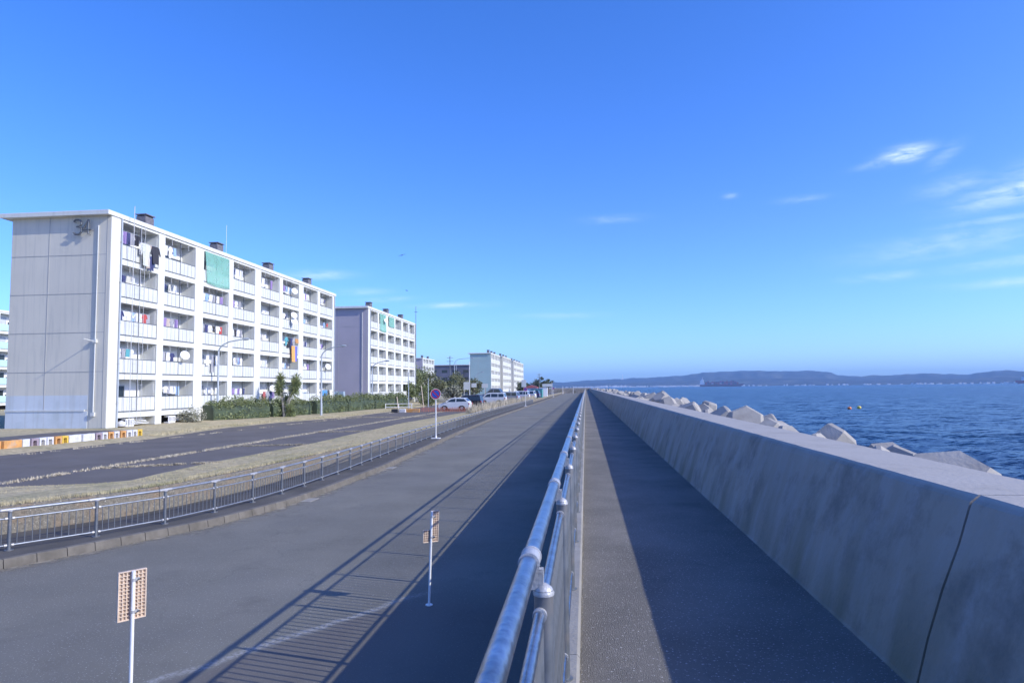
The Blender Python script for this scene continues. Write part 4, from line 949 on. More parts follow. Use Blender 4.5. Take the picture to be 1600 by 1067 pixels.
def upole(x, y, h, label):
    t = thing('utility_pole', (x, y, ZL), label, 'utility pole', 'utility poles')
    MB().path([(0, 0, 0), (0, 0, h)], [.17, .11], n=8).build('shaft', M['rail'], t, smooth=True)
    for z in (h - .5, h - 1.5): MB().box(-.9, .9, -.05, .05, z, z + .09).build('crossarm', M['rail'], t)
    for k in (-.8, -.3, .3, .8): MB().lathe([(.04, 0), (.06, .08), (.03, .16)], (k, 0, h - .41), 6).build('insulator', M['dish'], t)
upole(-37.0, 185, 11.5, 'utility pole with crossarms rising behind the trees')
upole(-17.5, 260, 8.0, 'far utility pole beside the dark pine')
plain_pole(-30.5, 160, 8.6, .08, 'pale post right of the tall curved lamp among the trees')

def disc_sign(x, y, z, h, r_, label, gp='round no-parking signs'):
    t = thing('no_parking_sign', (x, y, z), label, 'road sign', gp)
    MB().tube((0, 0, 0), (0, 0, h), .032, n=10).build('post', M['wpole'], t, smooth=True)
    b = MB().box(-.25, .25, -.2, .2, 0, .035); b.tube((0, 0, .03), (0, 0, .16), .055, n=10); b.build('base_plate', M['wpole'], t)
    c = h - r_
    fa = lambda rr, y0, y1, n_=32: MB().tube((0, y0, c), (0, y1, c), rr, n=n_)
    fa(r_, -.045, -.035).build('disc', M['signback'], t)
    rg = MB(); n_ = 32; P = []; F = []
    def ring(r0, r1, y0, y1, nm, m):
        P = []; F = []
        for i in range(n_):
            q = 2 * math.pi * i / n_
            for rr, yy in ((r0, y1), (r1, y1), (r1, y0), (r0, y0)): P.append((rr * math.cos(q), yy, c + rr * math.sin(q)))
        for i in range(n_):
            for k in range(4): F.append((i * 4 + k, i * 4 + (k + 1) % 4, ((i + 1) % n_) * 4 + (k + 1) % 4, ((i + 1) % n_) * 4 + k))
        MB().poly(P, F).build(nm, m, t)
    ring(r_ * .93, r_ * .995, -.05, -.046, 'white_rim', M['wpole'])
    ring(r_ * .70, r_ * .93, -.050, -.046, 'red_ring', M['red'])
    fa(r_ * .70, -.049, -.0455).build('blue_field', M['blue'], t)
    s = r_ * .68 * .7071; w = r_ * .085
    sl = MB().poly([(-s - w, -.053, c + s - w), (-s + w, -.053, c + s + w), (s + w, -.053, c - s + w), (s - w, -.053, c - s - w),
                    (-s - w, -.0495, c + s - w), (-s + w, -.0495, c + s + w), (s + w, -.0495, c - s + w), (s - w, -.0495, c - s - w)],
                   [(0, 1, 2, 3), (7, 6, 5, 4), (0, 4, 5, 1), (1, 5, 6, 2), (2, 6, 7, 3), (3, 7, 4, 0)]); sl.build('red_slash', M['red'], t)
    for z_ in (c - .12, c + .12): MB().box(-.05, .05, -.036, .04, z_ - .02, z_ + .02).build('clamp', M['signback'], t)
    return t
disc_sign(-8.62, 38.9, .15, 2.86, .31, 'nearest round blue no-parking sign with red ring on a white post at the kerb')
disc_sign(-9.3, 106, .15, 2.95, .31, 'middle round no-parking sign beside the parked vans')
disc_sign(-9.6, 205, .15, 2.95, .31, 'farthest round no-parking sign near the end of the road')
def board_sign(x, y, w, h, zc, label, z=ZL, two=False, m='wpole', posts=(0,), gp='white notice boards beyond the hedge'):
    t = thing('notice_board', (x, y, z), label, 'notice board', gp)
    MB().cbox(-w / 2, w / 2, -.06, -.03, zc - h / 2, zc + h / 2, .005).build('board', M['panel'], t)
    for px in posts: MB().tube((px, 0, 0), (px, 0, zc + h / 2), .035, n=8).build('post', M[m], t)
board_sign(-20.6, 118, 1.2, 1.35, 3.0, 'tall white notice board left of the small square one', posts=(-.5, .5))
board_sign(-19.2, 117, .9, .7, 3.1, 'small white notice board on a wooden post beside the tall one', m='wood')
board_sign(-17.6, 119, 1.1, .7, 3.0, 'white board on the tall white pole before the teal end wall')
board_sign(-14.4, 160, 1.1, 1.7, 3.6, 'narrow upright white board beyond the parked vans', posts=(0,))
board_sign(-11.9, 215, 3.2, .9, 3.3, 'wide white and blue board on two posts far along the verge', posts=(-1.4, 1.4))
# wooden stakes
for x, y, h, lab in ((-21.7, 90.5, 3.0, 'leaning pale wooden stake behind the round sign'), (-23.4, 84, 1.6, 'leaning white stake at the end of the hedge'), (-17.6, 119.6, 3.4, 'brown wooden post beside the notice boards')):
    t = thing('stake', (x, y, ZL), lab, 'stake'); MB().path([(0, 0, -.1), (-.12 * h if 'leaning' in lab else 0, 0, h)], .06, n=6).build('shaft', M['beige'] if 'leaning' in lab else M['wood'], t)

# ------------------------------------------------------------------ white posts with square reflector boards in the road
def lattice(mb, pb, u0, u1, z0, z1, y0, step=.03):
    n_ = max(2, round((u1 - u0) / step)); 
    for i in range(n_ + 1):
        u = lerp(u0, u1, i / n_); mb.box(u - .0035, u + .0035, y0, y0 + .016, z0, z1)
    m_ = max(2, round((z1 - z0) / step))
    for i in range(m_ + 1):
        z = lerp(z0, z1, i / m_); mb.box(u0, u1, y0 + .0005, y0 + .0155, z - .0035, z + .0035)
def marker(x, y, rz, label, broken=False, lean=0.0, dz=0.0):
    t = thing('marker_post', (x, y, 0), label, 'marker post', 'white marker posts standing on the road', rz=0)
    t.rotation_euler = (0, lean, 0)
    MB().tube((0, 0, 0), (0, 0, 1.28 + dz), .0165, n=16).build('post', M['wpole'], t, smooth=True)
    MB().tube((0, 0, .0), (0, 0, .012), .05, n=16).build('base', M['wpole'], t)
    MB().tube((0, 0, 1.28 + dz), (0, 0, 1.286 + dz), .017, n=12).build('post_cap', M['wpole'], t)
    bd = bpy.data.objects.new('reflector_board', None)
    parts = []
    def P(nm, mb, m):
        o = mb.build(nm, m, t, loc=(0, 0, dz)); o.rotation_euler = (0, 0, rz); return o
    if not broken:
        P('board', MB().cbox(-.115, .115, .034, .040, .86, 1.285, .002), M['beige2'])
        g_ = MB(); lattice(g_, None, -.11, .11, .865, 1.28, .018, .031); P('board_lattice', g_, M['beige'])
        fr = MB().box(-.118, -.11, .014, .042, .857, 1.288).box(.11, .118, .014, .042, .857, 1.288).box(-.11, .11, .014, .042, 1.28, 1.288).box(-.11, .11, .014, .042, .857, .865); P('board_frame', fr, M['beige'])
        P('reflector', MB().cbox(-.10, .10, .0405, .046, .88, 1.27, .002), M['orange'])
    else:
        P('board', MB().cbox(.0, .115, .034, .040, .86, 1.285, .002).cbox(-.115, -.0, .034, .040, .86, 1.03, .002), M['beige2'])
        g_ = MB(); lattice(g_, None, .0, .11, .865, 1.28, .018, .031); lattice(g_, None, -.11, 0, .865, 1.025, .018, .031); P('board_lattice', g_, M['beige'])
        fr = MB().box(.11, .118, .014, .042, .857, 1.288).box(.0, .11, .014, .042, 1.28, 1.288).box(-.11, .11, .014, .042, .857, .865); P('board_frame', fr, M['beige'])
        P('reflector', MB().cbox(.005, .10, .0405, .046, .88, 1.27, .002), M['orange'])
    for z in (.93, 1.21):
        c_ = MB().tube((0, 0, z - .012), (0, 0, z + .012), .021, n=12).box(-.006, .05, -.008, .02, z - .012, z + .012)
        P('clamp', c_, M['signback'])
        P('bolt', MB().tube((.042, -.02, z), (.042, -.006, z), .009, n=6), M['galv'])
marker(-4.06, 5.85, R(54), 'nearest white marker post with its lattice-backed reflector board whole', dz=.115)
marker(-2.22, 9.55, R(38), 'white marker post farther along by the wall shadow with a broken reflector board', broken=True, lean=R(2))

# ------------------------------------------------------------------ row of painted kerb blocks
import itertools
cols = ['blockw', 'orange', 'orange', 'blockw', 'blockp', 'blockw', 'blockw', 'orange', 'yellow', 'blockw', 'blockw', 'blockp', 'blockw', 'orange', 'blockw', 'orange', 'blockw', 'blockw', 'yellow', 'blockw', 'blockp', 'blockw']
nm_ = {'blockw': 'white', 'orange': 'orange', 'blockp': 'mauve', 'yellow': 'yellow'}
y = 26.0; i = 0
cnt = {}
while y < 35.9 and i < 26:
    c = cols[i % len(cols)]; hollow = i not in (1, 2, 3, 9, 10); L_ = .95 if i in (1, 2) else (.8 if i in (9, 10) else .42)
    cnt[c] = cnt.get(c, 0) + 1
    x = lerp(-25.3, -24.6, (y - 26) / 10) + rnd.uniform(-.03, .03)
    where = 'near the left frame end' if y < 29.5 else ('in the middle' if y < 33 else 'toward the far end')
    lab = f"{nm_[c]} {'hollow' if hollow else 'solid'} block {where} of the row, {['first','second','third','fourth','fifth','sixth','seventh','eighth','ninth','tenth','eleventh','twelfth'][min(cnt[c]-1,11)]} {nm_[c]} one along"
    t = thing('concrete_block', (x, y, ZL + .06), lab, 'concrete block', 'painted concrete blocks edging the parking lot')
    b = MB(); h = .42; w = .3
    if hollow:
        b.box(-w, 0, 0, .09, 0, h).box(-w, 0, L_ - .11, L_ - .02, 0, h).box(-w, 0, .09, L_ - .11, h - .1, h).box(-w, -w + .06, .09, L_ - .11, 0, h - .1)
        q = MB()
        b.build('shell', M[c], t)
        MB().prism([(.0901, h - .1001), (.0901, h - .15), (.13, h - .1001)], -w + .06, -.004, 'x').prism([(L_ - .1101, h - .1001), (L_ - .1101, h - .15), (L_ - .15, h - .1001)], -w + .06, -.004, 'x').build('arch_corner', M[c], t)
    else:
        b.cbox(-w, 0, 0, L_ - .02, 0, h, .015).build('shell', M[c], t); MB().box(-w * .7, -w * .3, L_ * .3, L_ * .5, h, h + .004).build('lifting_recess', M['dark'], t)
    t.rotation_euler = (0, 0, rnd.uniform(-.03, .03)); y += L_ + .01; i += 1

# ------------------------------------------------------------------ cars
def car(name, x, y, rz, L, Wd, Hh, style, paint, label, rear_dark=False):
    """nose towards +x locally"""
    t = thing(name, (x, y, ZL), label, 'car' if style != 'van' else 'van', 'vehicles parked beside the hedge', rz=rz)
    g = .17
    if style == 'hatch': low = [(0, .35), (.02, .62), (.03, .74), (.22, .84), (.97, .90), (1, .55), (.99, .3)]; up = [(.22, .84), (.40, .985), (.55, 1.0), (.86, .985), (.955, .88)]
    elif style == 'kei': low = [(0, .32), (.01, .55), (.10, .60), (.98, .62), (1, .45), (.99, .25)]; up = [(.12, .60), (.24, .96), (.35, 1.0), (.93, .99), (.98, .62)]
    elif style == 'van': low = [(0, .30), (.01, .46), (.04, .55), (.16, .60), (.985, .60), (1, .4), (.99, .22)]; up = [(.14, .59), (.31, .95), (.42, 1.0), (.93, .985), (.985, .60)]
    # common representation: x fraction from nose, z fraction of height
    if style == 'hatch': low = [(0, .34), (.015, .46), (.05, .55), (.24, .64), (.95, .70), (1, .50), (.995, .26)]; up = [(.22, .635), (.40, .95), (.52, 1.0), (.84, .975), (.955, .70)]
    X_ = lambda f: L / 2 - f * L
    bot = [(.97, .15), (.88, .14), (.86, .30), (.80, .385), (.72, .385), (.665, .30), (.65, .14), (.31, .14), (.30, .30), (.25, .385), (.165, .385), (.105, .30), (.09, .14), (.02, .15)]
    prof_ = [(X_(a), b * Hh) for a, b in low] + [(X_(a), b * Hh) for a, b in bot]
    hw = Wd / 2
    def loft(prof_, ws):
        n_ = len(prof_); P = []
        for (w_, ins) in ws:
            for (a, b) in prof_: P.append((a * (1 - ins), w_, b + (0)))
        F = [tuple(range(n_)), tuple(reversed(range((len(ws) - 1) * n_, len(ws) * n_)))]
        for k in range(len(ws) - 1):
            for i in range(n_): F.append((k * n_ + i, (k + 1) * n_ + i, (k + 1) * n_ + (i + 1) % n_, k * n_ + (i + 1) % n_))
        return MB().poly(P, F)
    loft(prof_, [(-hw, .012), (-hw + .06, 0), (hw - .06, 0), (hw, .012)]).build('body', paint, t)
    upw = [(X_(a), b * Hh) for a, b in up]; n_ = len(upw); zb = up[0][1] * Hh; zt = Hh
    def wy(z): return (hw - .02) - (z - zb) / (zt - zb) * .16
    P = []
    for s in (-1, 1):
        for (a, b) in upw: P.append((a, s * wy(b), b))
    F = [tuple(range(n_)), tuple(reversed(range(n_, 2 * n_)))] + [(i, i + n_, (i + 1) % n_ + n_, (i + 1) % n_) for i in range(n_)]
    MB().poly(P, F).build('cabin', paint, t)
    # side windows, set slightly proud of the cabin sides
    def inset(f0, f1, m0=.06, m1=.10):
        def ztop(f):
            return float(np.interp(f, [a for a, b in up], [b for a, b in up])) * Hh
        za = zb + (zt - zb) * .08
        pts = []
        for f in (f0, f1): pts.append((X_(f), za))
        tops = [(X_(f), max(za + .02, ztop(f) - (zt - zb) * .2)) for f in np.linspace(f1, f0, 5)]
        return pts + tops
    d0, d1_ = up[0][0] + .035, up[-1][0] - .03
    mid = lerp(d0, d1_, .47 if style != 'van' else .36)
    spans_ = [(d0 + .02, mid - .012), (mid + .012, d1_ - .02)] if style != 'van' else [(d0 + .02, mid - .01), (mid + .01, lerp(mid, d1_, .52)), (lerp(mid, d1_, .52) + .02, d1_ - .02)]
    for s in (-1, 1):
        for (f0, f1) in spans_:
            q = inset(f0, f1); P = [(a, s * (wy(b) + .004), b) for a, b in q] + [(a, s * (wy(b) - .02), b) for a, b in q]; m_ = len(q)
            MB().poly(P, [tuple(range(m_)), tuple(reversed(range(m_, 2 * m_)))] + [(i, i + m_, (i + 1) % m_ + m_, (i + 1) % m_) for i in range(m_)]).build('side_window', M['glass_d'], t)
    # windscreen and rear window
    for nm, (p, q), off in (('windscreen', (up[0], up[1]), 1), ('rear_window', (up[-1], up[-2]), -1)):
        A = Vector((X_(p[0]), 0, p[1] * Hh)); B_ = Vector((X_(q[0]), 0, q[1] * Hh)); A2 = A.lerp(B_, .1); B2_ = A.lerp(B_, .88); nr = Vector((B_.z - A.z, 0, A.x - B_.x)).normalized() * (1 if off > 0 else -1) 
        if nr.x * off < 0: nr = -nr
        P = []
        for e in (.006, -.02):
            for c_, s in ((A2, -1), (A2, 1), (B2_, 1), (B2_, -1)): P.append((c_.x + nr.x * e, s * (wy(c_.z) - .09), c_.z + nr.z * e))
        MB().poly(P, [(0, 1, 2, 3), (7, 6, 5, 4), (0, 4, 5, 1), (1, 5, 6, 2), (2, 6, 7, 3), (3, 7, 4, 0)]).build(nm, M['glass_d'], t)
    rw_ = .29 * Hh / 1.5 if Hh < 1.6 else .31
    for fx in (.205, .765):
        for s in (-1, 1):
            c0 = (X_(fx), s * (hw - .19), rw_); c1 = (X_(fx), s * (hw - .01), rw_)
            wl = MB().tube(c0, c1, rw_, n=18).build('wheel', M['tyre'], t, smooth=True)
            MB().tube((c1[0], c1[1] - s * .01, rw_), (c1[0], c1[1] + s * .008, rw_), rw_ * .62, n=14).build('rim', M['rim'], wl, smooth=True)
    MB().box(X_(.9), X_(.1), -hw + .12, hw - .12, .13 * Hh, .36 * Hh).build('underbody', M['dark'], t)
    for s in (-1, 1):
        MB().box(X_(1.0) - .012, X_(.965), s * (hw - .07) - .07, s * (hw - .07) + .07, .44 * Hh, .60 * Hh).build('tail_light', M['lampred'], t)
        MB().box(X_(.06), X_(.0) + .01, s * (hw - .17) - .13, s * (hw - .17) + .13, .38 * Hh, .46 * Hh).build('headlight', M['lampclear'], t)
        MB().box(X_(up[0][0] + .07), X_(up[0][0] + .035), s * (hw + .06) - .07, s * (hw + .06) + .07, zb + .03, zb + .16).build('mirror', paint, t)
    MB().box(X_(1.0) - .014, X_(.99), -.17, .17, .32 * Hh, .38 * Hh).build('number_plate', M['dish'], t)
    MB().box(X_(1.0) - .02, X_(.97), -hw + .1, hw - .1, .16 * Hh, .24 * Hh).build('bumper', M['dark'] if rear_dark else paint, t)
    for s in (-1, 1): MB().box(X_(mid) - .1, X_(mid) - .02 + .1, s * hw - .012, s * hw + .012, .62 * Hh * .9, .62 * Hh * .93).build('door_handle', M['frame'], t)
    return t
PW = mat('white_car_paint', (.74, .75, .76), .25, spec=.6, coat=.6); PK = mat('black_car_paint', (.022, .016, .02), .2, spec=.6, coat=.6)
PS = mat('silver_car_paint', (.42, .44, .48), .3, metal=.5, coat=.5); PG = mat('grey_car_paint', (.25, .29, .36), .3, metal=.5, coat=.5); PB = mat('dark_blue_car_paint', (.05, .06, .13), .25, coat=.5)
car('parked_car', -15.3, 79.6, R(176), 3.75, 1.62, 1.5, 'hatch', PW, 'white small hatchback parked nearest, side-on next to the orange ground net')
car('parked_car', -14.75, 86.6, R(172), 3.4, 1.48, 1.68, 'kei', PK, 'boxy black small car right behind the white hatchback')
car('parked_car', -14.6, 107.5, R(175), 4.3, 1.72, 1.85, 'van', PW, 'white minivan with dark side windows parked beyond the black car')
car('parked_car', -14.0, 122.0, R(165), 4.6, 1.75, 1.9, 'van', PS, 'silver-grey minivan parked just past the white minivan')
car('parked_car', -17.8, 131.0, R(172), 4.2, 1.7, 2.55, 'hatch', PG, 'blue-grey hatchback standing higher behind the white minivan')
car('parked_car', -19.2, 118.0, R(150), 3.9, 1.65, 1.5, 'hatch', PB, 'dark blue hatchback glimpsed between the black car and white minivan')
car('parked_car', -13.6, 140.0, R(172), 4.4, 1.72, 1.95, 'van', PW, 'first of the white vans in the far group behind the dry weeds')
car('parked_car', -13.2, 152.0, R(168), 4.4, 1.72, 1.95, 'van', PW, 'second white van in the far group, partly behind the round sign')
car('parked_car', -13.0, 163.0, R(172), 4.4, 1.72, 1.95, 'van', PB, 'dark van at the far end of the parked vehicles')
# skip container and small site cabin beyond
t = thing('skip_container', (-12.5, 176, ZL), 'teal-green steel container standing on the verge past the parked vans', 'container')
MB().prism([(-1.5, 0), (1.5, 0), (1.5, 2.2), (-1.5, 2.2)], -1.5, 1.5).build('body', mat('teal_container_paint', (.10, .34, .32), .6, var=.1), t)
for q in range(-4, 5): MB().box(q * .34 - .04, q * .34 + .04, -1.56, -1.5, .1, 2.1).build('rib', mat('teal_rib', (.09, .3, .28), .6) if q == -4 else bpy.data.materials['teal_rib'], t)
MB().box(-1.58, 1.58, -1.58, 1.58, 2.2, 2.3).build('rim', M['steelblue'], t)
t = thing('site_cabin', (-14.6, 186, ZL), 'pale blue cabin with a red roof edge beside the teal container', 'cabin')
MB().box(-1.5, 1.5, -1.5, 1.5, 0, 2.5).build('wall', mat('pale_blue_sheet', (.42, .52, .66), .6), t); MB().prism([(-1.7, 2.5), (1.7, 2.5), (1.7, 2.75), (0, 3.3), (-1.7, 2.75)], -1.7, 1.7).build('roof', mat('red_roof_sheet', (.42, .12, .12), .6), t)
MB().box(-.9, .1, -1.52, -1.5, .1, 1.9).build('door', M['steelblue'], t)
t = thing('site_cabin', (-12.3, 200, ZL), 'white cabin with pale door right of the teal container', 'cabin')
MB().box(-1.2, 1.2, -1.2, 1.2, 0, 2.5).build('wall', M['dish'], t); MB().box(-1.3, 1.3, -1.3, 1.3, 2.5, 2.62).build('roof', M['panel'], t); MB().box(-.4, .4, -1.22, -1.2, .1, 2.0).build('door', M['ac'], t)
# long dark slate building behind the trees
t = thing('long_dark_building', (-75, 300, ZL), 'long flat-roofed slate-grey building behind the trees, left of the teal end wall', 'building')
MB().box(-17, 27, -6, 6, 0, 12.6).build('wall', mat('slate_wall', (.14, .145, .19), .8, var=.3, scale=.25, detail=3), t); MB().box(-17.4, 27.4, -6.4, 6.4, 12.6, 12.9).build('roof', mat('terracotta_roof_edge', (.45, .36, .32), .8), t)
for q in range(9):
    for z in (3.0, 6.2, 9.4): MB().box(-15.6 + q * 4.7, -13.2 + q * 4.7, -6.03, -6.0, z, z + 1.3).build('window', M['glass_d'], t)

# barrier rails by the hedge end
t = thing('pipe_barrier', (-23.0, 82.5, ZL), 'low white pipe barrier at the mouth of the side path beyond the hedge', 'barrier')
for z in (.35, .75): MB().tube((-1.6, 0, z), (1.6, .4, z), .035, n=8).build('rail', M['wpole'], t, smooth=True)
for q in (-1.6, 0, 1.6): MB().tube((q, .125 * (q + 1.6), 0), (q, .125 * (q + 1.6), .8), .045, n=8).build('post', M['wpole'], t, smooth=True)
for x, y, m_, lab in ((-20.9, 73.6, 'dark', 'small dark concrete block lying at the edge of the lot'), (-20.1, 73.9, 'blockw', 'small pale concrete block between the dark and orange ones'), (-19.0, 74.2, 'orange', 'longer orange block at the edge of the lot')):
    t = thing('edge_block', (x, y, ZL), lab, 'concrete block', 'blocks at the far edge of the parking lot')
    w = .75 if m_ == 'orange' else .35
    MB().cbox(-w, w, -.2, .2, 0, .38, .03).build('body', M[m_], t); MB().box(-w * .6, w * .6, -.205, -.2, .08, .28).build('side_recess', M[m_], t)
# cooling units, ducts between block 1 and 2
for k, (dx, lab) in enumerate(((0, 'grey-blue outdoor unit at the foot of the lilac end wall, first of three'), (1.5, 'grey-blue outdoor unit in the middle of the three at the lilac wall'), (2.5, 'grey-blue outdoor unit of the three closest to the second block front'))):
    t = thing('outdoor_unit', (-35.0 + dx, 88.6, ZB), lab, 'outdoor unit', 'outdoor units at the lilac end wall')
    MB().cbox(-.42, .42, -.3, .3, 1.1 if k == 0 else .9, 2.4 if k == 0 else 2.0, .02).build('casing', mat('unit_casing', (.32, .42, .5), .5) if k == 0 else bpy.data.materials['unit_casing'], t)
    MB().box(-.4, .4, -.28, .28, 0, .9).build('stand', M['rail'], t)
t = thing('exhaust_duct', (-35.2, 89.6, ZB), 'dark bent exhaust duct running up the lilac end wall', 'duct')
MB().path([(-2.2, 0, 4.6), (-.6, 0, 4.6), (0, 0, 4.3), (.1, 0, 3.6), (.1, 0, 2.3)], .16, n=8).build('duct_pipe', M['rail'], t, smooth=True)
MB().tube((-2.4, -.05, 4.95), (.6, -.05, 4.95), .05, n=6).tube((.6, -.05, 4.95), (.6, -.05, 1.5), .05, n=6).build('support_frame', M['panel'], t)

# ------------------------------------------------------------------ plants
def hedge(x0, y0, x1, y1, w, h, label, m='leaf', n_=5200, size=.075):
    t = thing('hedge', ((x0 + x1) / 2, (y0 + y1) / 2, ZL + .15), label, 'hedge', 'clipped hedges in front of the apartment blocks')
    a = Vector((x0 - t.location.x, y0 - t.location.y)); b = Vector((x1 - t.location.x, y1 - t.location.y)); d = (b - a); L_ = d.length; d.normalize(); nr = Vector((d.y, -d.x))
    s_ = rng.random(n_); th = rng.random(n_) * 2 * np.pi; rad = rng.random(n_) ** .35
    # superellipse section
    cx = np.sign(np.cos(th)) * np.abs(np.cos(th)) ** .55 * rad * w / 2; cz = (np.sign(np.sin(th)) * np.abs(np.sin(th)) ** .5 * rad * .5 + .5) * h
    bulge = np.array([noise.noise(Vector((v * L_ * .9, x0, 0))) for v in s_]) * .28 + np.array([noise.noise(Vector((v * L_ * 2.7, x0, 7))) for v in s_]) * .15
    cz = cz * (1.06 + bulge * 1.6); cx = cx * (1 + bulge)
    al = s_ * L_
    P = np.stack([a.x + d.x * al + nr.x * cx, a.y + d.y * al + nr.y * cx, cz], axis=1)
    link('foliage', quads_mesh('foliage', leaf_quads(P, size), M[m]), t)
    core = MB(); ns = max(2, int(L_ / 1.2)); Q = []; F = []
    for i in range(ns + 1):
        f = i / ns
        for (u, z) in ((-.38, .0), (-.4, .6), (-.28, .84), (.28, .84), (.4, .6), (.38, .0)):
            o_ = u * w; Q.append((a.x + d.x * L_ * f + nr.x * o_, a.y + d.y * L_ * f + nr.y * o_, z * h * (1 + .1 * noise.noise(Vector((f * L_, 0, 0))))))
    for i in range(ns):
        for k in range(5): F.append((i * 6 + k, i * 6 + k + 1, (i + 1) * 6 + k + 1, (i + 1) * 6 + k))
    F += [tuple(range(6)), tuple(reversed(range(ns * 6, ns * 6 + 6)))]
    core.poly(Q, F).build('branch_mass', M['leaf3'], t)
hedge(-29.2, 50.2, -27.9, 57.0, 1.7, 1.55, 'dark green hedge at the near end, right of the pale bush', n_=8000)
hedge(-27.8, 57.4, -26.9, 63.6, 1.7, 1.45, 'hedge beside the spiky palm on its near side', n_=7500)
hedge(-26.7, 64.3, -26.2, 71.5, 1.8, 1.6, 'bright olive hedge just past the spiky palm', n_=7500)
hedge(-26.2, 71.8, -25.9, 80.0, 1.8, 1.65, 'middle hedge in front of the gap between the first two blocks', n_=7000)
hedge(-25.9, 80.4, -25.6, 88.0, 1.8, 1.6, 'hedge in front of the second block', n_=5500, size=.09)
hedge(-25.5, 88.6, -25.3, 93.2, 1.8, 1.6, 'short hedge forming the far end of the row', n_=3800, size=.09)
hedge(-51, 41, -47.5, 44, 2.4, 3.6, 'dark hedge in the shade behind the nearest block', m='leaf3', n_=3000, size=.12)
def bush(x, y, z, r_, h, label, m='leaf', n_=1500, size=.07, name='bush', gp='bushes'):
    t = thing(name, (x, y, z), label, name, gp)
    v = rng.normal(size=(n_, 3)); v /= np.linalg.norm(v, axis=1)[:, None]; v *= (rng.random((n_, 1)) ** .4)
    v[:, :2] *= r_; v[:, 2] = (v[:, 2] * .5 + .5) * h
    lump = np.array([noise.noise(Vector(q) * 2.2 + Vector((x, y, 0))) for q in v]) ; v *= (1 + lump * .45)[:, None]
    link('foliage', quads_mesh('foliage', leaf_quads(v, size), M[m]), t)
    st_ = MB()
    for q in range(7): st_.path([(0, 0, 0), (rnd.uniform(-.5, .5) * r_ * .5, rnd.uniform(-.5, .5) * r_ * .5, h * .4), (rnd.uniform(-.8, .8) * r_, rnd.uniform(-.8, .8) * r_, h * .8)], [.02, .014, .006], n=5)
    st_.build('stems', M['bark'], t)
bush(-28.75, 47.6, ZL + .15, .95, 1.2, 'pale twiggy bush at the near end of the hedge below the second bay', 'leafp', 1500, .06)
bush(-23.6, 101, ZL, 1.6, 2.0, 'round green bush beyond the hedge end, left of the sign', 'leaf', 1800, .12)
# spiky palm (several heads of sword leaves on pale stems)
def yucca(x, y, z, label):
    t = thing('spiky_palm', (x, y, z), label, 'palm')
    heads = []
    for i, (bx, by_, hx, hy, hz) in enumerate(((0, 0, -.5, .2, 3.6), (.1, .1, .9, .3, 3.5), (0, -.1, -.55, 0, 2.8), (.2, .1, .0, .2, 1.6), (-.1, 0, .75, .1, 2.9), (0, .1, -.3, .3, 1.1), (.1, 0, .5, 0, .9))):
        MB().path([(bx, by_, 0), (lerp(bx, hx, .35), lerp(by_, hy, .4), hz * .5), (hx, hy, hz)], [.11, .08, .06], n=7).build('trunk', M['bark_l'], t, smooth=True)
        P = []; n_ = 260
        for k in range(n_):
            az_ = rnd.uniform(0, 2 * math.pi); el_ = rnd.uniform(-.9, 1.35); L_ = rnd.uniform(.45, .8)
            d = Vector((math.cos(az_) * math.cos(el_), math.sin(az_) * math.cos(el_), math.sin(el_))); s = d.orthogonal().normalized() * .028
            o_ = Vector((hx, hy, hz + rnd.uniform(-.9, .1))); mid_ = o_ + d * L_ * .55 + Vector((0, 0, .03)); tip = o_ + d * L_ + Vector((0, 0, -.08))
            P += [o_ - s * .6, mid_ - s, tip, mid_ + s]
        link('leaf_head', quads_mesh('leaf_head', [tuple(p) for p in P], M['leaf']), t)
yucca(-26.6, 58.4, ZL + .1, 'spiky palm with several leaf heads growing in front of the hedge')

def tree(x, y, h, r_, label, m='leaf2', gp='trees beyond the hedge', n_=2600, size=.17, z=ZL, squash=.75):
    t = thing('tree', (x, y, z), label, 'tree', gp)
    MB().path([(0, 0, -.1), (.1, .05, h * .28), (.05, .1, h * .62)], [.2, .14, .07], n=8).build('trunk', M['bark'], t, smooth=True)
    cl = []; lm = MB()
    for q in range(9):
        a = q * 2.4 + rnd.uniform(-.3, .3); rr = r_ * rnd.uniform(.25, .75); zz = h * rnd.uniform(.42, .84); cl.append((rr * math.cos(a), rr * math.sin(a), zz, r_ * rnd.uniform(.32, .52)))
        lm.path([(.07, .05, h * .32), (rr * .5 * math.cos(a), rr * .5 * math.sin(a), zz * .8), (rr * math.cos(a), rr * math.sin(a), zz)], [.06, .04, .015], n=5)
    cl.append((0, 0, h * .86, r_ * .4)); lm.build('limbs', M['bark'], t)
    P = []
    for (cx, cy, cz, cr) in cl:
        k = n_ // len(cl); v = rng.normal(size=(k, 3)); v /= np.linalg.norm(v, axis=1)[:, None]; v *= rng.random((k, 1)) ** .45 * cr; v[:, 2] *= squash
        lump = np.array([noise.noise(Vector(q) * 1.4 + Vector((cx, cy, cz))) for q in v]); v *= (1 + .55 * lump)[:, None]; P.append(v + np.array([cx, cy, cz]))
    link('crown', quads_mesh('crown', leaf_quads(np.concatenate(P), size), M[m]), t)
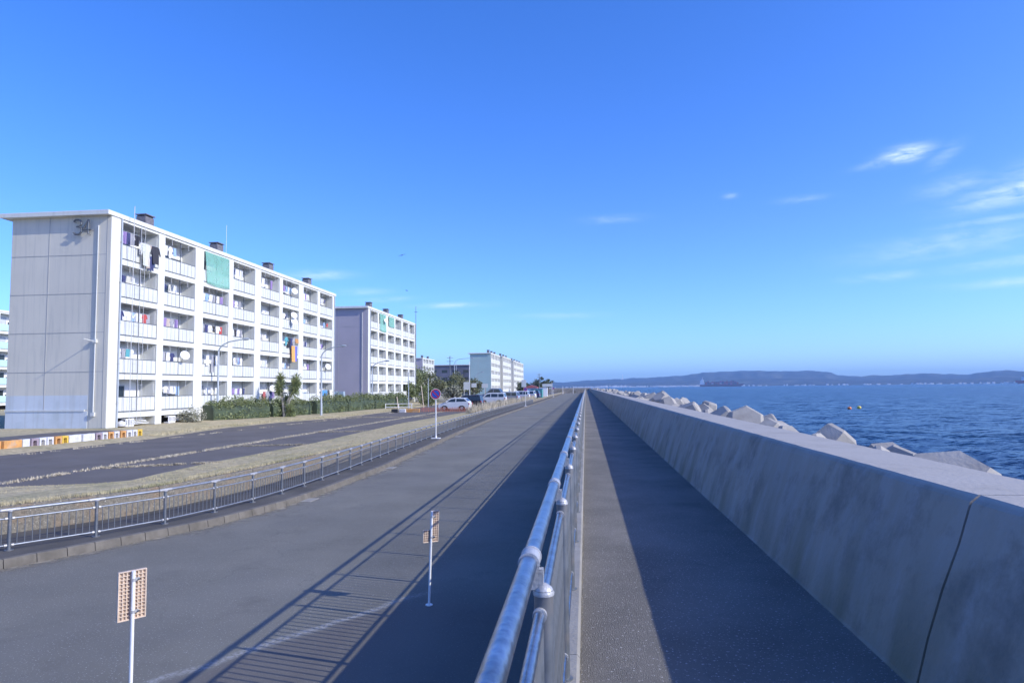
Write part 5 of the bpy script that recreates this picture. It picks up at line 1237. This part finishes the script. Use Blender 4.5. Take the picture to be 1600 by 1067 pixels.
for x, y, h, r_, m_, lab in ((-31.5, 120, 6.4, 3.4, 'leaf', 'dark broad tree just right of the second block'), (-28.0, 124, 5.6, 3.0, 'leaf2', 'olive tree right of the dark broad one'),
                            (-33.5, 132, 7.2, 3.8, 'leaf', 'tallest rounded tree of the clump beside the second block'), (-25.0, 128, 5.0, 2.6, 'leaf2', 'olive tree in the middle of the clump behind the no-parking sign'),
                            (-26.5, 140, 6.0, 3.2, 'leaf2', 'brownish olive tree behind the notice boards'), (-22.8, 136, 4.4, 2.4, 'leaf2', 'low yellowish tree left of the tall white pole'),
                            (-29.5, 112, 3.8, 2.4, 'leaf', 'low dark tree at the foot of the clump'), (-26.5, 113, 3.2, 2.0, 'leaf', 'low shrubby tree behind the round no-parking sign'),
                            (-36.5, 140, 6.6, 3.2, 'leaf2', 'olive tree behind the lilac block corner'), (-23.5, 119, 3.0, 1.7, 'leafp', 'pale bare-looking tree between hedge and notice boards')):
    tree(x, y, h, r_, lab, m_)
for x, y, h, r_, lab in ((-17.8, 280, 7.2, 2.6, 'tall dark pine beyond the far block'), (-20.2, 275, 5.4, 3.0, 'broad dark pine left of the tall one'), (-15.4, 284, 6.4, 2.2, 'dark pine right of the tall one'), (-24.0, 262, 4.6, 3.2, 'olive tree at the foot of the farthest block'), (-21.2, 236, 4.0, 2.6, 'low olive tree before the far pines')):
    tree(x, y, h, r_, lab, 'leaf3', 'far dark pines', 1300, .28)

# grass blades and weeds (nobody could count them)
def blades(name, pts, hmin, hmax, m, label, w=.006, lean=.5):
    n_ = len(pts); P = np.zeros((n_, 3, 3)); a = rng.random(n_) * 2 * np.pi; h = rng.uniform(hmin, hmax, n_); le = rng.random(n_) * lean
    s = np.stack([np.cos(a), np.sin(a)], 1); q = np.stack([-np.sin(a), np.cos(a)], 1)
    P[:, 0, :2] = pts[:, :2] - s * w; P[:, 1, :2] = pts[:, :2] + s * w; P[:, 0, 2] = P[:, 1, 2] = pts[:, 2] - .01
    P[:, 2, :2] = pts[:, :2] + q * (h * le)[:, None]; P[:, 2, 2] = pts[:, 2] + h
    o = link(name, quads_mesh(name, P.reshape(-1, 3), m, 3)); tag(o, label, 'grass', kind='stuff'); return o
def verge_pts(n_, ya, yb, t0, t1):
    u = rng.random(n_); y = ya * (yb / ya) ** u; t = rng.uniform(t0, t1, n_)
    xs0 = np.array([XLN(v) for v in y]); xs1 = np.array([XWALL(v) for v in y]); z1 = np.array([ZWALL(v) for v in y])
    x = xs0 + (xs1 - .14 - xs0) * t; z = np.where(t < .4, ZL + .025, ZL + .03 + (z1 - ZL - .02) * (t - .4) / .6)
    return np.stack([x, y, z], 1)
blades('dry_grass', verge_pts(60000, 12.5, 70, 0, 1), .008, .035, M['blade'], 'short dry grass on the verge behind the low wall', w=.007)
k = verge_pts(9000, 12.5, 60, .96, 1.02); blades('dry_grass_edge', k, .03, .10, M['blade'], 'longer dry grass overhanging the low retaining wall', w=.006, lean=.9)
# weeds in the asphalt seams
def seam(n_, xa, ya, xb, yb, wob, zz=ZL, clump=1.1):
    c = rng.random(n_ // 12); t = np.clip(np.repeat(c, 12) + rng.normal(size=len(c) * 12) * .0035, 0, 1)
    keep = np.array([noise.noise(Vector((v * 60, xa, ya))) for v in t]) > -.5 * clump; t = t[keep]
    return np.stack([xa + (xb - xa) * t + rng.normal(size=len(t)) * wob, ya + (yb - ya) * t, np.full(len(t), zz)], 1)
sm_ = np.concatenate([seam(9000, -16.4, 17.8, -15.8, 75, .10), seam(3500, -23.3, 24, -20.6, 75, .10, clump=-.2), seam(1500, -12.9, 23.4, -16.2, 21.5, .06), seam(1200, -12.9, 31, -16.2, 30, .05), seam(1200, -12.9, 41, -16.1, 40, .05), seam(2500, -22, 60, -13.6, 62, .12)])
blades('seam_weeds', sm_, .02, .09, M['weed'], 'dry weeds growing in the seams of the parking asphalt', w=.02, lean=1.2)
n_ = 6000; yy = rng.uniform(68, 150, n_); wx = np.array([XWALL(v) for v in yy]) - rng.uniform(.3, 2.0, n_); kp = np.array([noise.noise(Vector((v * .09, 3, 0))) for v in yy]) > -.25
blades('tall_dry_weeds', np.stack([wx, yy, np.full(n_, ZL + .05)], 1)[kp], .35, 1.15, M['weed'], 'tall dry weeds on the verge in front of the parked vans', w=.025, lean=.45)
n_ = 16000; u = rng.random(n_); yy = 36 * (100 / 36) ** u; xx = np.array([XLU(v) for v in yy]) - rng.uniform(0, 3.2, n_)
blades('lawn_grass', np.stack([xx, yy, np.full(n_, ZL + .1)], 1), .04, .12, M['blade'], 'dry grass strip below the hedges', w=.014)
n_ = 700; blades('walkway_weeds', np.stack([rng.normal(size=n_) * .006 - .057, rng.uniform(2, 9, n_), np.full(n_, 1.402)], 1), .006, .025, M['weed'], 'tiny dry weeds in the crack between kerb strip and walkway', w=.0015, lean=1.5)
# orange ground net by the first car
t = thing('orange_barrier_net', (-13.9, 74.2, ZL), 'faded orange plastic barrier net lying low beside the white hatchback', 'barrier net')
nb_ = MB()
for q in range(24): nb_.box(-4.2 + q * .27, -4.17 + q * .27, -.02, .02, .0, .5 + .06 * math.sin(q))
for z in (.08, .2, .32, .44): nb_.box(-4.2, 2.1, -.021, .021, z, z + .04)
nb_.build('net', mat('faded_orange_plastic', (.6, .2, .12), .7, var=.2), t)
for q in (-4.2, -2, 0, 2.1): MB().tube((q, 0, 0), (q, 0, .6), .025, n=6).build('peg', M['wood'], t)

# ------------------------------------------------------------------ wave-breaking blocks
def tetra_mesh(seed, sc=1.0, n_=6, name='body'):
    r = random.Random(seed); dirs = [Vector((1, 1, 1)), Vector((1, -1, -1)), Vector((-1, 1, -1)), Vector((-1, -1, 1))]
    bm = bmesh.new()
    b = MB()
    for d in dirs:
        d = d.normalized(); a = d.orthogonal().normalized(); c = d.cross(a); P = []
        for (t_, rr) in ((0, .50), (.5, .47), (1.14, .335), (1.2, .275)):
            for i in range(n_):
                q = 2 * math.pi * i / n_; P.append((d * t_ + (a * math.cos(q) + c * math.sin(q)) * rr) * sc)
        F = [tuple(reversed(range(n_))), tuple(range(3 * n_, 4 * n_))]
        for k in range(3):
            for i in range(n_): F.append((k * n_ + i, k * n_ + (i + 1) % n_, (k + 1) * n_ + (i + 1) % n_, (k + 1) * n_ + i))
        b.poly(P, F)
    return b.mesh(name, M['tetra'])
tm = tetra_mesh(1)
TV = [v.co.copy() for v in tm.vertices]
def tetrapod(x, y, ztop, rot, sc, label, gp='concrete wave-breaking blocks heaped outside the seawall', leg=None):
    o = link('wave_breaking_block', tm)
    E = rot.to_matrix() if hasattr(rot, 'to_matrix') else rot
    best = max(((E @ v) * sc for v in TV), key=lambda v: v.z)
    o.matrix_world = Matrix.Translation((x, y, ztop - best.z)) @ E.to_4x4() @ Matrix.Scale(sc, 4)
    tag(o, label, 'wave block', gp); return o
from mathutils import Euler
def on_ray(px, py, X):
    f = 1067.0; v = cam.matrix_world.to_3x3() @ Vector(((px - 800) / f, -(py - 533.5) / f, -1)); return Vector((0, 0, 3)) + v * (X / v.x)
def hero_block(px, py, X, e, sc, label):
    p = on_ray(px, py, X); o = link('wave_breaking_block', tm); E = Euler(e).to_matrix()
    best = max(((E @ v) * sc for v in TV), key=lambda v: v.z)
    while p.x - best.x + min(((E @ v) * sc).x for v in TV) < 2.3 and sc > .3: best *= .95; sc *= .95
    o.matrix_world = Matrix.Translation(p - best) @ E.to_4x4() @ Matrix.Scale(sc, 4)
    tag(o, label, 'wave block', 'concrete wave-breaking blocks heaped outside the seawall')
for px, py, X, lab, e, sc in [
        (1500, 704, 3.3, 'wave block nearest to the camera, one long leg sloping down behind the seawall top', (2.25, .15, 1.2), 1.35),
        (1446, 716, 3.3, 'small tip of a wave block between the nearest one and the paired tips', (.3, .2, .4), .7),
        (1376, 696, 3.4, 'left tip of the two paired wave block tips, second heap from the camera', (.2, .9, 1.0), .8),
        (1397, 694, 3.6, 'weathered right tip of the two paired wave block tips', (1.2, .4, 2.0), .85),
        (1300, 661, 3.7, 'tilted wave block with an angled leg casting shade, third heap from the camera', (.9, .1, .2), 1.15),
        (1278, 676, 3.4, 'low leg lying in front of the tilted wave block', (.5, 1.1, .9), .8),
        (1219, 665, 3.4, 'low small wave block tip before the tallest block', (.2, .4, .8), .65),
        (1166, 633, 3.9, 'tallest wave block standing upright like a flat-topped pyramid', (.6155, 0.785, .3), 1.35),
        (1199, 653, 4.0, 'small wave block tip at the foot of the tallest one, nearer side', (.8, .2, .3), .8),
        (1146, 642, 4.3, 'small rounded wave block tip just behind the tallest one', (.3, .2, 2.), .7),
        (1130, 634, 3.8, 'bulky wave block on the far side of the tallest one', (.3, .7, 1.6), 1.1),
        (1106, 639, 3.6, 'leaning wave block between the bulky and the pointed one', (1.3, .3, 1.2), .95),
        (1083, 627, 4.0, 'pointed wave block with a pyramid tip beyond the leaning one', (.62, .78, 1.5), 1.3),
        (1057, 630, 3.6, 'low wave block right after the pointed one', (.4, .9, .4), 1.0)]: hero_block(px, py, X, e, sc, lab)
y = 33.5
i = 0
while y < 362:
    for rowx in (4.4, 5.9):
        zt = 2.50 + rnd.uniform(-.35, .22) - (0.25 if rowx > 5 else 0)
        where = 'middle distance' if y < 80 else 'far distance'
        tetrapod(rowx + rnd.uniform(-.25, .4), y + rnd.uniform(-.5, .5), zt, Euler((rnd.uniform(0, 6), rnd.uniform(0, 6), rnd.uniform(0, 6))), rnd.uniform(.95, 1.25),
                 'grey concrete wave block in the heap along the seawall, ' + where, 'wave-breaking blocks in the ' + where)
    y += 2.7 if y < 80 else 3.6
for y in np.arange(0, 34, 2.3):     # lower rows that carry the ones in view
    for rowx, zt in ((4.7, 1.0), (6.0, .0)):
        tetrapod(rowx + rnd.uniform(-.3, .3), y, zt + rnd.uniform(-.3, .2), Euler((rnd.uniform(0, 6), rnd.uniform(0, 6), rnd.uniform(0, 6))), 1.4, 'grey wave block low down beside the near seawall, below its top', 'lower wave-breaking blocks near the camera')

# ------------------------------------------------------------------ ships, buoys, birds
def container_ship():
    az_, D = 10.9, 5000.0
    t = thing('container_ship', (math.sin(R(az_)) * D, math.cos(R(az_)) * D, -1.8), 'long dark-red container ship loaded with boxes on the horizon', 'ship', rz=R(-az_))
    hull = [(-148, 12), (-146, 0), (128, 0), (136, 2), (150, 19), (120, 16), (110, 13)]
    P = []; 
    MB().prism([(-148, 14), (-145, 0), (130, 0), (137, 3), (150, 20), (122, 18), (112, 14)], -20, 20).build('hull', mat('ship_hull_paint', (.14, .035, .045), .6), t)
    MB().box(-146, -116, -18, 18, 14, 30).box(-138, -120, -15, 15, 30, 48).box(-133, -124, -20, 20, 48, 53).build('bridge_house', M['dish'], t)
    MB().box(-144, -138, -6, 6, 30, 44).build('funnel', M['dish'], t); MB().tube((-128, 0, 53), (-128, 0, 66), .8, n=6).build('mast', M['dish'], t)
    pal = [mat('red_container', (.32, .05, .05), .7), mat('brown_container', (.18, .07, .06), .7), mat('dark_container', (.05, .06, .12), .7), mat('white_container', (.7, .7, .7), .7), mat('magenta_container', (.4, .08, .2), .7)]
    x = -110; k = 0
    while x < 112:
        for lv in range(rnd.choice([3, 4, 4, 5])):
            m_ = pal[3] if (k in (3, 7) and lv == 1) else rnd.choice([pal[0], pal[1], pal[2], pal[0], pal[4]])
            MB().box(x, x + 12.5, -19, 19, 14 + lv * 5, 18.7 + lv * 5).build('container_stack', m_, t)
        x += 14; k += 1
    MB().prism([(128, 0), (160, 0), (150, 3.5), (134, 5)], -24, -20).build('bow_wave', M['dish'], t)
container_ship()
def small_ship(az_, D, L_, m, label, h=5):
    t = thing('distant_boat', (math.sin(R(az_)) * D, math.cos(R(az_)) * D, -1.8), label, 'boat', 'small boats far out', rz=R(-az_))
    MB().prism([(-L_ / 2, h), (-L_ / 2 + 1, 0), (L_ / 2 - 3, 0), (L_ / 2, h * 1.3), (L_ / 4, h)], -L_ * .09, L_ * .09).build('hull', m, t)
    MB().box(-L_ * .35, -L_ * .1, -L_ * .06, L_ * .06, h, h * 2.1).build('cabin', M['dish'], t)
small_ship(29.9, 3800, 60, M['dish'], 'low white vessel near the edge of the view on the horizon', 4)
small_ship(31.3, 4800, 180, M['lampred'], 'red-hulled ship cut off by the edge of the view', 18)
small_ship(6.5, 4200, 26, M['dish'], 'small white boat left of the container ship', 5); small_ship(17.5, 4500, 24, M['dish'], 'small white boat right of the container ship', 4); small_ship(24.3, 4300, 30, M['dish'], 'tiny white boat far out in the middle of the bay', 5)
def buoy(px_az, D, m, label):
    t = thing('buoy', (math.sin(R(px_az)) * D, math.cos(R(px_az)) * D, -1.8), label, 'buoy', 'small buoys on the water')
    MB().lathe([(.2, -.15), (.38, .05), (.4, .2), (.28, .4), (.08, .46)], (0, 0, 0), 12).build('float', m, t, smooth=True); MB().tube((0, 0, .45), (0, 0, .6), .03, n=6).build('top_pin', M['rail'], t)
buoy(20.05, 150, mat('orange_buoy', (.75, .22, .07), .5), 'orange buoy floating on the bay'); buoy(20.7, 155, mat('yellow_buoy', (.75, .6, .1), .5), 'yellow buoy floating right of the orange one')
def bird(p, span, rz, bank, label):
    t = thing('bird', p, label, 'bird', 'kites flying over the blocks', rz=rz); t.rotation_euler = (0, bank, rz)
    dk = bpy.data.materials.get('bird_plumage') or mat('bird_plumage', (.06, .045, .035), .8)
    b = MB().path([(0, -.28 * span, 0), (0, -.2 * span, .01), (0, 0, .0), (0, .14 * span, 0), (0, .19 * span, -.01)], [.02 * span, .05 * span, .06 * span, .04 * span, .008 * span], n=8); b.build('body', dk, t, smooth=True)
    for s in (-1, 1):
        w = MB(); P = []
        for (u, ch, z, sw_) in ((0, .2, 0, 0), (.2, .2, .06, .03), (.38, .15, .03, .0), (.5, .04, -.05, -.08)):
            P += [(s * u * span, (sw_ + ch / 2) * span, z * span), (s * u * span, (sw_ - ch / 2) * span, z * span), (s * u * span, (sw_ - ch / 2) * span, z * span - .012), (s * u * span, (sw_ + ch / 2) * span, z * span - .012)]
        F = []
        for k in range(3):
            for i in range(4): F.append((k * 4 + i, k * 4 + (i + 1) % 4, (k + 1) * 4 + (i + 1) % 4, (k + 1) * 4 + i))
        F += [(0, 1, 2, 3), (15, 14, 13, 12)]
        w.poly(P, F).build('wing', dk, t)
    MB().poly([(-.03 * span, -.26 * span, 0), (.03 * span, -.26 * span, 0), (.09 * span, -.42 * span, 0), (0, -.38 * span, 0), (-.09 * span, -.42 * span, 0), (0, -.3 * span, -.015)], [(0, 1, 2, 3, 4), (0, 5, 1), (1, 5, 2), (2, 5, 3), (3, 5, 4), (4, 5, 0)]).build('tail', dk, t)
def along(px, py, D):
    f = 1067.0; v = Vector(((px - 800) / f, -(py - 533.5) / f, -1)); return Vector((0, 0, 3)) + (cam.matrix_world.to_3x3() @ v).normalized() * D
bird(along(628, 399, 180), 2.0, R(15), R(-18), 'larger dark bird of prey gliding above the second block')
bird(along(635, 454, 330), 1.9, R(70), R(10), 'smaller distant bird below the larger one')

# ------------------------------------------------------------------ air
hz = MB().box(-13500, 13500, -5500, 13500, -7, 250).build('haze')
hz['kind'] = 'stuff'; hz['label'] = 'pale blue sea haze over the bay and far hills'
hm = bpy.data.materials.new('haze_air'); hm.use_nodes = True; nt = hm.node_tree; nt.nodes.clear()
o_ = nt.nodes.new('ShaderNodeOutputMaterial'); v_ = nt.nodes.new('ShaderNodeVolumePrincipled'); nt.links.new(v_.outputs[0], o_.inputs['Volume'])
v_.inputs['Color'].default_value = (.34, .60, 1.0, 1); v_.inputs['Density'].default_value = .00008; v_.inputs['Anisotropy'].default_value = 0.0
hz.data.materials.append(hm); hm.cycles.homogeneous_volume = True if hasattr(hm, 'cycles') and hasattr(hm.cycles, 'homogeneous_volume') else True
S.cycles.max_bounces = 6; S.cycles.diffuse_bounces = 3; S.cycles.glossy_bounces = 3; S.cycles.volume_bounces = 0; S.cycles.transparent_max_bounces = 8
